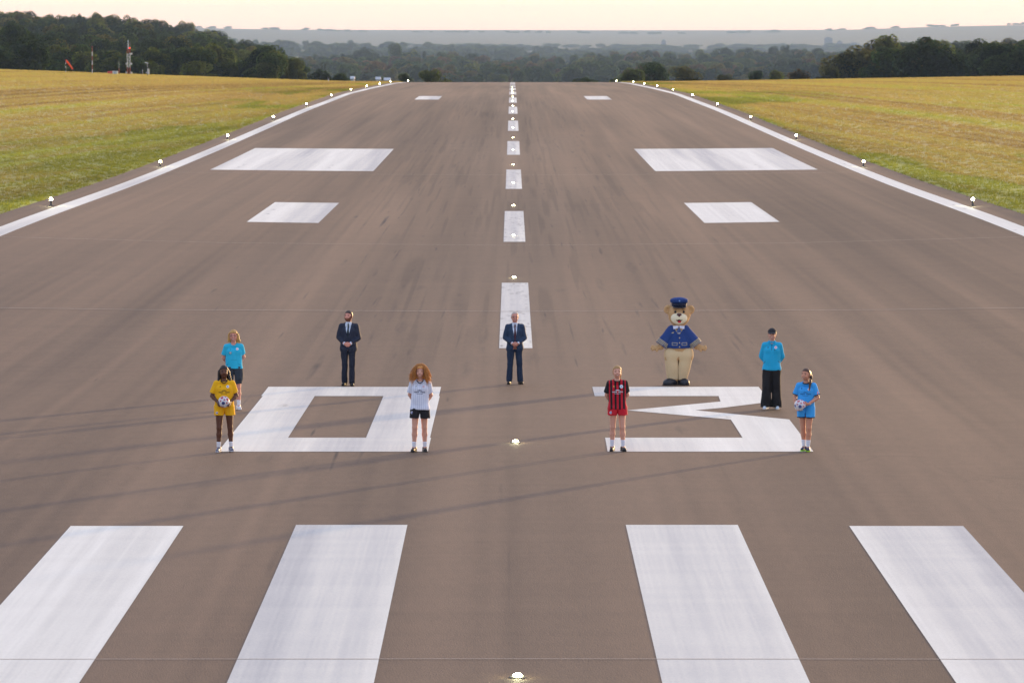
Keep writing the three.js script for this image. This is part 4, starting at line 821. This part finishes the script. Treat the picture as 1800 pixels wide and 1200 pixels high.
const keeper = person({
  turn: 0.04, lean: 0.008, px: 395, py: 794, tall: 1.657, skin: 'deep', build: 1.08, bust: 1, pose: 'ball', stance: 0.125, step: -0.03, look: 0.05, lips: '#5a2a24', brow: '#17110e',
  label: 'person in all yellow football kit holding a patterned ball',
  top: kit(yellowKit, 0.90, { collar: '#1d1b18', vee: true }), legs: { shorts: true, hem: 0.735, loose: 0.018, colour: '#f2b705', badge: [-0.145, 0.79] }, sock: '#e8ebf2', shoe: '#6d7488', sole: '#c9ccd4', sockTop: 0.2,
  hair: { colour: '#1a1210', thick: 0.014, locks: [[[-0.088, 1.60, -0.02], [-0.098, 1.42, 0.0], 0.024, 0.026], [[0.088, 1.60, -0.02], [0.105, 1.42, 0.005], 0.024, 0.03], [[-0.05, 1.58, -0.08], [-0.06, 1.38, -0.09], 0.05, 0.045], [[0.05, 1.58, -0.08], [0.06, 1.36, -0.09], 0.05, 0.045]] },
});
football('patterned white, navy and red football held by the person in yellow', keeper, [0, 0.982, 0.232], [[0.03, 0.05, 0.2], [0.45, 0.04, 0.08]]);
person({
  turn: 0.1, lean: 0.012, px: 412, py: 720, tall: 1.724, skin: 'ruddy', build: 1.0, bust: 1, pose: 'behind', stance: 0.09, step: 0.04, glasses: true, smile: true, brow: '#8a6a44', look: -0.1,
  label: 'person in turquoise t-shirt and dark shorts standing behind the one in yellow',
  top: kit(cyanTee, 0.90, { sleeve: 0.72, pockets: [[0.10, 1.0, 0.15, 0.965], [-0.13, 1.0, -0.165, 0.97]] }), legs: { shorts: true, hem: 0.565, loose: 0.024, colour: '#2b3440' }, sock: '#eef0f3', shoe: '#dfe3e8', sole: '#f2f2f0', sockTop: 0.21,
  hair: { colour: '#b98f4e', thick: 0.018, nape: 1.5, locks: [[[-0.085, 1.62, 0.0], [-0.098, 1.49, 0.01], 0.022, 0.022], [[0.088, 1.62, 0.0], [0.112, 1.49, 0.01], 0.024, 0.026], [[-0.04, 1.58, -0.085], [-0.05, 1.47, -0.08], 0.045, 0.035], [[0.04, 1.58, -0.085], [0.06, 1.47, -0.08], 0.045, 0.04]] },
});
const suitBase = { pose: 'front', skin: 'ruddy', shoe: '#17171a', sole: '#0e0e10', shoulders: 1.08, shoeTop: 0.09 };
person({
  ...suitBase, turn: -0.12, lean: -0.01, px: 612, py: 678, tall: 1.757, build: 1.02, stance: 0.09, step: 0.03, look: -0.28, beard: '#6e4430', brow: '#3b2a20',
  label: 'person in dark navy suit and dark tie with hands clasped, behind the painted zero',
  suit: { colour: '#131d33', lapel: '#16213a', shirt: '#cfdcec', tie: '#24333f', button: 1.14, vee: 0.24, tieEnd: 1.10 }, top: { hem: 0.76, flare: 0.006 }, legs: { hem: 0.055, loose: 0.010, colour: '#121a2d' },
  hair: { colour: '#34241b', thick: 0.012, line: 1.64, nape: 1.555 },
});
person({
  turn: -0.06, lean: -0.014, px: 737, py: 794, tall: 1.66, skin: 'fair', build: 0.98, bust: 0.9, pose: 'behind', stance: 0.105, step: -0.04, smile: true, brow: '#7a5230',
  label: 'person in white pinstriped jersey and black shorts, hands behind the back',
  top: kit(whiteKit, 0.845, { collar: '#23232b', vee: true }), legs: { shorts: true, hem: 0.675, loose: 0.026, colour: '#1b1b20', badge: [-0.15, 0.79] }, sock: '#e6eaf4', shoe: '#1a1a1c', sole: '#3a3a3c', sockTop: 0.2,
  hair: { colour: '#dc9a4c', thick: 0.024, nape: 1.47, amp: 0.016, scale: 34, open: 0.066, curls: 1900, box: [[-0.2, 1.34, -0.2], [0.2, 1.8, 0.16]], locks: [[[-0.085, 1.64, -0.01], [-0.108, 1.45, 0.02], 0.036, 0.03], [[0.085, 1.64, -0.01], [0.118, 1.43, 0.02], 0.042, 0.034], [[0, 1.62, -0.08], [0, 1.42, -0.1], 0.09, 0.07]] },
});
person({
  ...suitBase, turn: 0.06, px: 905, py: 675, tall: 1.70, build: 1.03, stance: 0.135, smile: true, glasses: true, brow: '#9a928c',
  label: 'person in open blue suit with maroon tie standing on the centreline',
  suit: { colour: '#1b3350', lapel: '#1e3856', shirt: '#d5e0f0', tie: '#4f2030', button: 1.05, vee: 0.155, openBelow: 0.16, tieEnd: 1.02, watch: true }, top: { hem: 0.79, flare: 0.012 }, legs: { hem: 0.055, loose: 0.014, colour: '#182c46' },
  hair: { colour: '#b9aca2', thick: 0.008, line: 1.655, nape: 1.56 },
});
person({
  turn: 0.05, lean: 0.01, px: 1086, py: 793, tall: 1.648, skin: 'fair', build: 0.98, bust: 0.9, pose: 'behind', stance: 0.11, step: 0.025, smile: true, brow: '#7d5f3e',
  label: 'person in red and black striped jersey and red shorts, hands behind the back',
  top: kit(redKit, 0.85, { collar: '#15131a' }), legs: { shorts: true, hem: 0.73, loose: 0.026, colour: '#c8152c', badge: [-0.14, 0.79] }, sock: '#e4e9f5', shoe: '#17171a', sole: '#2c2c30', sockTop: 0.225,
  hair: { colour: '#a88452', thick: 0.010, line: 1.636, nape: 1.55, locks: [[[0.03, 1.63, -0.09], [0.06, 1.53, -0.10], 0.03, 0.024], [[0.06, 1.53, -0.10], [0.062, 1.44, -0.08], 0.024, 0.014]] },
});
person({
  turn: -0.1, lean: -0.008, px: 1356, py: 719, tall: 1.753, skin: 'fair', build: 1.02, bust: 1, pose: 'behind', stance: 0.115, step: -0.03, cap: '#1c1e26', brow: '#6b4d36', smile: true,
  label: 'person in black cap, cyan long sleeved top and wide black trousers',
  top: kit(cyanTop, 0.83, { name: 'sweatshirt', sleeve: 1.95, loose: 0.015, zip: true, neckR: 0.06, pockets: [[-0.135, 1.03, -0.19, 0.96], [0.135, 1.04, 0.175, 1.0]] }), legs: { hem: 0.045, loose: 0.026, flare: 0.032, colour: '#15151a' }, shoe: '#cfe0ec', sole: '#eef2f4',
  hair: { colour: '#7a5536', thick: 0.008, nape: 1.53, line: 1.66 },
});
const striker = person({
  px: 1417, py: 793, tall: 1.593, skin: 'warm', build: 0.98, bust: 0.9, pose: 'side', stance: 0.05, step: 0.05, turn: -0.22, look: -0.35, smile: true, brow: '#3a281e',
  label: 'person in light blue football kit with black trim holding a white ball',
  top: kit(blueKit, 0.93, { collar: '#16202f', cuff: '#16202f', sleeve: 0.8 }), legs: { shorts: true, hem: 0.705, loose: 0.026, colour: '#3aa5f0', trim: '#16202f' }, sock: '#e2e8f2', shoe: '#1f2b52', sole: '#a8e62a', sockTop: 0.235,
  hair: { colour: '#4a3020', thick: 0.009, line: 1.638, nape: 1.55, locks: [[[0.03, 1.62, -0.085], [0.07, 1.53, -0.07], 0.032, 0.024], [[0.07, 1.53, -0.07], [0.105, 1.44, 0.035], 0.022, 0.022], [[0.105, 1.44, 0.035], [0.115, 1.30, 0.085], 0.022, 0.012]], box: [[-0.14, 1.26, -0.17], [0.17, 1.75, 0.14]] },
});
football('white football with faint blue and pink print held by the person in light blue', striker, [-0.085, 0.905, 0.225], [[0.07, 0.10, 0.30], [0.55, 0.16, 0.2]]);

// ---------------------------------------------------------------- person in a padded bear costume
{
  const [x, d] = onRunway(1193, 676), t = thing('person', 'person in a tan bear costume with blue jacket and peaked cap', 'person', [x, runwayY(x, d) + 0.006, -d], 'people standing around the runway number');
  const fur = mat('#c09a6c', 0.95, { sheen: 0.5, sheenRoughness: 0.5, sheenColor: new THREE.Color('#d9b98c') }), navy = mat('#183a78', 0.85, { sheen: 0.2, sheenRoughness: 0.6, sheenColor: new THREE.Color('#2a5aa8') }), cream = mat('#e6dcbc', 0.9), gold = mat('#c8b98a', 0.6), dark = mat('#17191f', 0.5), leather = mat('#1d232c', 0.45);
  const legsList = [cap([-0.10, 0.72, 0], [0.12, 0.72, 0], 0.235, 0.225, 0.8), cap([-0.15, 0.66, 0], [-0.125, 0.14, 0], 0.185, 0.125, 0.9), cap([0.15, 0.66, 0], [0.075, 0.14, 0.0], 0.185, 0.11, 0.9)];
  const torso = cap([0, 0.9, 0], [0, 1.34, 0], 0.24, 0.15, 0.85), headL = [ell([0.012, 1.655, 0], [0.262, 0.252, 0.24]), ell([0.012, 1.55, 0.03], [0.225, 0.16, 0.2]), cap([0, 1.30, 0], [0, 1.48, 0], 0.13)];
  const ears = [-1, 1].map((s) => { const e = ell([0.012 + s * 0.258, 1.765, -0.02], [0.105, 0.11, 0.06]), h = ell([0.012 + s * 0.262, 1.765, 0.05], [0.068, 0.072, 0.05]); return (a, b, c) => Math.max(e(a, b, c), -h(a, b, c)); });
  const wrist = (s) => [s * 0.43 + 0.005, 0.895, 0.03], arm = (s) => cap([s * 0.15, 1.28, 0], wrist(s), 0.095, 0.075);
  const whole = join([...legsList, torso, ...headL, ...ears, arm(-1), arm(1)], 0.035), seamed = (a, b, c) => Math.max(whole(a, b, c), b < 0.66 ? 0.004 + (0.66 - b) * 0.016 - Math.abs(a + 0.01) : -1);
  const shaggy = (f) => (a, b, c) => { const q = f(a, b, c); return Math.abs(q) < 0.05 ? q - 0.006 * (noise3(a * 60, b * 34, c * 60) * 2 - 1) : q; };
  const bodyGeo = [net(shaggy(folds(seamed, 0.01, 12)), [-0.62, 0.05, -0.34], [0.62, 1.95, 0.34], 0.0145)];
  for (const s of [-1, 1]) {
    const w = wrist(s), f = [cap(w, [s * 0.525, 0.865, 0.035], 0.06, 0.068)];
    [[0.62, 0.90, 0.03], [0.635, 0.865, 0.045], [0.615, 0.828, 0.055]].forEach(([a, b, c]) => f.push(cap([s * 0.545, 0.865, 0.035], [s * a, b, c], 0.036, 0.032))); f.push(cap([s * 0.50, 0.85, 0.06], [s * 0.52, 0.80, 0.10], 0.028, 0.024));
    bodyGeo.push(net(join(f, 0.012), [Math.min(s * 0.38, s * 0.70), 0.74, -0.06], [Math.max(s * 0.38, s * 0.70), 0.98, 0.16], 0.008));
  }
  mesh('bear_suit', mergeGeometries(bodyGeo), fur, t);
  const trousers = join(legsList, 0.03);
  mesh('trousers', net(folds((a, b, c) => Math.max(trousers(a, b, c) - 0.012, b - 0.93, 0.12 - b, b < 0.66 ? 0.004 + (0.66 - b) * 0.014 - Math.abs(a + 0.01) : -1), 0.014, 9), [-0.42, 0.09, -0.3], [0.42, 0.96, 0.3], 0.012), mat('#d3bb92', 0.95, { sheen: 0.5, sheenRoughness: 0.5, sheenColor: new THREE.Color('#e6d3ae') }), t);
  const muzzleF = join([ell([0.0, 1.575, 0.16], [0.195, 0.145, 0.14]), ell([0, 1.60, 0.20], [0.12, 0.085, 0.13])], 0.03), mouthCut = (a, b, c) => Math.max(Math.abs(a) - 0.10, b - 1.545 - (Math.abs(a) < 0.03 ? 0.01 - Math.abs(a) * 0.3 : -0.004) + a * a * 0.0, 1.545 - Math.max(0, 1 - Math.abs(a) / 0.1) * 0.062 - b, 0.1 - c);
  const muzzle = mesh('muzzle', net((a, b, c) => Math.max(muzzleF(a, b, c), -mouthCut(a, b, c)), [-0.23, 1.40, 0.02], [0.23, 1.75, 0.36], 0.009), cream, t);
  mesh('mouth', net((a, b, c) => Math.max(muzzleF(a, b, c) + 0.03, mouthCut(a, b, c) - 0.008), [-0.14, 1.44, 0.1], [0.14, 1.6, 0.36], 0.008), mat('#2a0f12', 0.7), muzzle);
  mesh('tongue', net((a, b, c) => Math.max(ell([0.005, 1.497, 0.24], [0.042, 0.026, 0.07])(a, b, c)), [-0.06, 1.45, 0.14], [0.07, 1.55, 0.33], 0.006), mat('#d0182a', 0.5), muzzle);
  mesh('nose', net(join([ell([-0.022, 1.672, 0.305], [0.036, 0.026, 0.03]), ell([0.022, 1.672, 0.305], [0.036, 0.026, 0.03]), ell([0, 1.645, 0.315], [0.024, 0.03, 0.028])], 0.02), [-0.08, 1.59, 0.25], [0.08, 1.72, 0.36], 0.006), mat('#4a1f20', 0.4), muzzle);
  for (const s of [-1, 1]) { mesh('eye', new THREE.SphereGeometry(0.028, 16, 12).scale(1, 1.1, 0.7).translate(0.01 + s * 0.098, 1.727, 0.212), mat('#0d0d10', 0.12), t); mesh('eyebrow', new THREE.CapsuleGeometry(0.009, 0.05, 4, 8).rotateZ(1.57 + s * 0.25).translate(0.01 + s * 0.1, 1.785, 0.20), mat('#8f6d45', 0.95), t); }
  // jacket
  const jList = [cap([0, 0.94, 0], [0, 1.31, 0], 0.285, 0.165, 0.86), cap([-0.08, 0.88, 0], [0.08, 0.88, 0], 0.225, undefined, 0.95), cap([-0.14, 1.30, 0], [0.14, 1.30, 0], 0.105)];
  const armCut = (s) => { const w = wrist(s), dir = V3(w).sub(V3([s * 0.15, 1.28, 0])).normalize(), sl = cap([s * 0.15, 1.27, 0], w, 0.135, 0.155); return (a, b, c) => Math.max(sl(a, b, c), (a - w[0] + dir.x * 0.035) * dir.x + (b - w[1] + dir.y * 0.035) * dir.y + (c - w[2]) * dir.z); };
  const jF = folds((a, b, c) => { const q = join([(p, r, s2) => Math.max(join(jList, 0.03)(p, r, s2), 0.865 - r), armCut(-1), armCut(1)], 0.03)(a, b, c); return Math.max(q, b - 1.40, b > 1.19 && c > 0 ? (b - 1.19) * 0.62 - Math.abs(a) : -1); }, 0.008, 11);
  const jacket = mesh('jacket', net(jF, [-0.6, 0.83, -0.34], [0.6, 1.44, 0.36], 0.0115), navy, t);
  for (const s of [-1, 1]) {
    const w = wrist(s), dir = V3(w).sub(V3([s * 0.15, 1.28, 0])).normalize();
    for (let k = 0; k < 4; k++) { const p = add(w, dir.toArray(), -0.055 - k * 0.028); mesh('cuff_braid', new THREE.TorusGeometry(0.152, 0.0075, 6, 32).applyQuaternion(new THREE.Quaternion().setFromUnitVectors(new THREE.Vector3(0, 0, 1), dir)).translate(...p), gold, jacket); }
    const pocket = (u, v) => [s * 0.115 + 0.012 + (u - 0.5) * 0.125, lerp(1.005, 0.94, v)];
    mesh('pocket_flap', patch(jF, pocket, 0.008), gold, jacket); mesh('pocket', patch(jF, (u, v) => { const q = pocket(0.5 + (u - 0.5) * 0.88, 0.13 + v * 0.74); return q; }, 0.013), navy, jacket);
    mesh('lapel_piping', patch(jF, (u, v) => [s * (0.008 + (1 - v) * 0.125 + u * 0.012), lerp(1.385, 1.20, v)], 0.007), gold, jacket);
    mesh('shirt_collar', patch(cap([0, 0.94, 0], [0, 1.36, 0], 0.275, 0.165, 0.86), (u, v) => [s * (0.01 + 0.15 * u), 1.405 - 0.02 * u - v * (0.075 - 0.03 * Math.abs(u - 0.6))], 0.03), mat('#d7def0', 0.85), t);
  }
  for (const y of [1.115, 1.0, 0.905]) mesh('button', new THREE.CylinderGeometry(0.014, 0.014, 0.012, 14).rotateX(Math.PI / 2).translate(0.012, y, surfaceZ(jF, 0.012, y) + 0.004), gold, jacket);
  mesh('jacket_edge', patch(jF, (u, v) => [0.0 + (u - 0.5) * 0.008, lerp(1.19, 0.87, v)], 0.005), mat('#0e2a60', 0.8), jacket);
  mesh('shirt_front', net(band(cap([0, 0.94, 0], [0, 1.34, 0], 0.265, 0.145, 0.86), 1.1, 1.41), [-0.25, 1.08, -0.24], [0.25, 1.43, 0.26], 0.011), mat('#c9d6ee', 0.85), t);
  const sf = cap([0, 0.94, 0], [0, 1.34, 0], 0.265, 0.145, 0.86);
  const cravat = mesh('cravat', patch(sf, (u, v) => [(u - 0.5) * lerp(0.05, 0.14, v < 0.3 ? 0 : (v - 0.3) / 0.7), lerp(1.37, 1.24, v)], 0.03), mat('#163a80', 0.7), t);
  for (const s of [-1, 0, 1]) mesh('cravat_stripe', patch(sf, (u, v) => [s * lerp(0.012, 0.04, v) + (u - 0.5) * 0.01, lerp(1.33, 1.25, v)], 0.037), mat('#8fa8d8', 0.7), cravat);
  mesh('wing_badge', patch(jF, (u, v) => [-0.145 + (u - 0.5) * 0.05, 1.235 - v * 0.018 + u * 0.012], 0.008), gold, jacket);
  // cap
  const crownF = join([ell([0.01, 1.985, 0.0], [0.215, 0.075, 0.21]), ell([0.01, 1.95, 0], [0.205, 0.06, 0.2])], 0.03);
  const hat = mesh('peaked_cap', net(folds((a, b, c) => Math.max(crownF(a, b - (c < 0 ? 0 : c * 0.08), c), 1.90 - b), 0.003, 20), [-0.25, 1.86, -0.25], [0.27, 2.1, 0.27], 0.01), navy, t);
  mesh('cap_band', net((a, b, c) => Math.max(cap([0.01, 1.86, 0], [0.01, 1.96, 0], 0.178, 0.19)(a, b, c), 1.84 - b, b - 1.915), [-0.22, 1.82, -0.22], [0.24, 1.94, 0.24], 0.01), mat('#0f1d3c', 0.6), hat);
  mesh('visor', net((a, b, c) => Math.max(ell([0.01, 1.88, 0.15], [0.165, 0.2, 0.15])(a, b, c), Math.abs(b - 1.868 + (c - 0.18) * 0.38 + (a - 0.01) * (a - 0.01) * 1.2) - 0.010, 0.1 - c), [-0.18, 1.76, 0.08], [0.2, 1.95, 0.32], 0.008), mat('#10141f', 0.25), hat);
  mesh('cap_badge', new THREE.SphereGeometry(0.02, 12, 8).scale(1, 1, 0.5).translate(0.01, 1.985, surfaceZ(crownF, 0.01, 1.97) + 0.004), mat('#5f88c0', 0.4), hat);
  // shoes
  for (const [cx, cz, a, l] of [[-0.15, 0.02, -0.75, 0.2], [0.09, 0.0, 0.45, 0.15]]) {
    const c = Math.cos(a), q = Math.sin(a), rot = (f) => (u, y, w) => f((u - cx) * c - (w - cz) * q, y, (u - cx) * q + (w - cz) * c);
    const shoe = mesh('shoe', net(rot(band(join([ell([0, 0.05, 0.10], [0.115, 0.105, l]), ell([0, 0.08, -0.02], [0.11, 0.10, 0.12])], 0.04), 0.02, 0.2)), [cx - 0.36, 0, cz - 0.2], [cx + 0.36, 0.21, cz + 0.36], 0.011), leather, t);
    mesh('sole', net(rot(band(join([ell([0, 0.02, 0.10], [0.122, 0.1, l + 0.01]), ell([0, 0.02, -0.02], [0.116, 0.10, 0.125])], 0.03), 0.0, 0.026)), [cx - 0.36, -0.02, cz - 0.2], [cx + 0.36, 0.05, cz + 0.36], 0.011), dark, shoe);
  }
}

renderer.render(scene, camera);
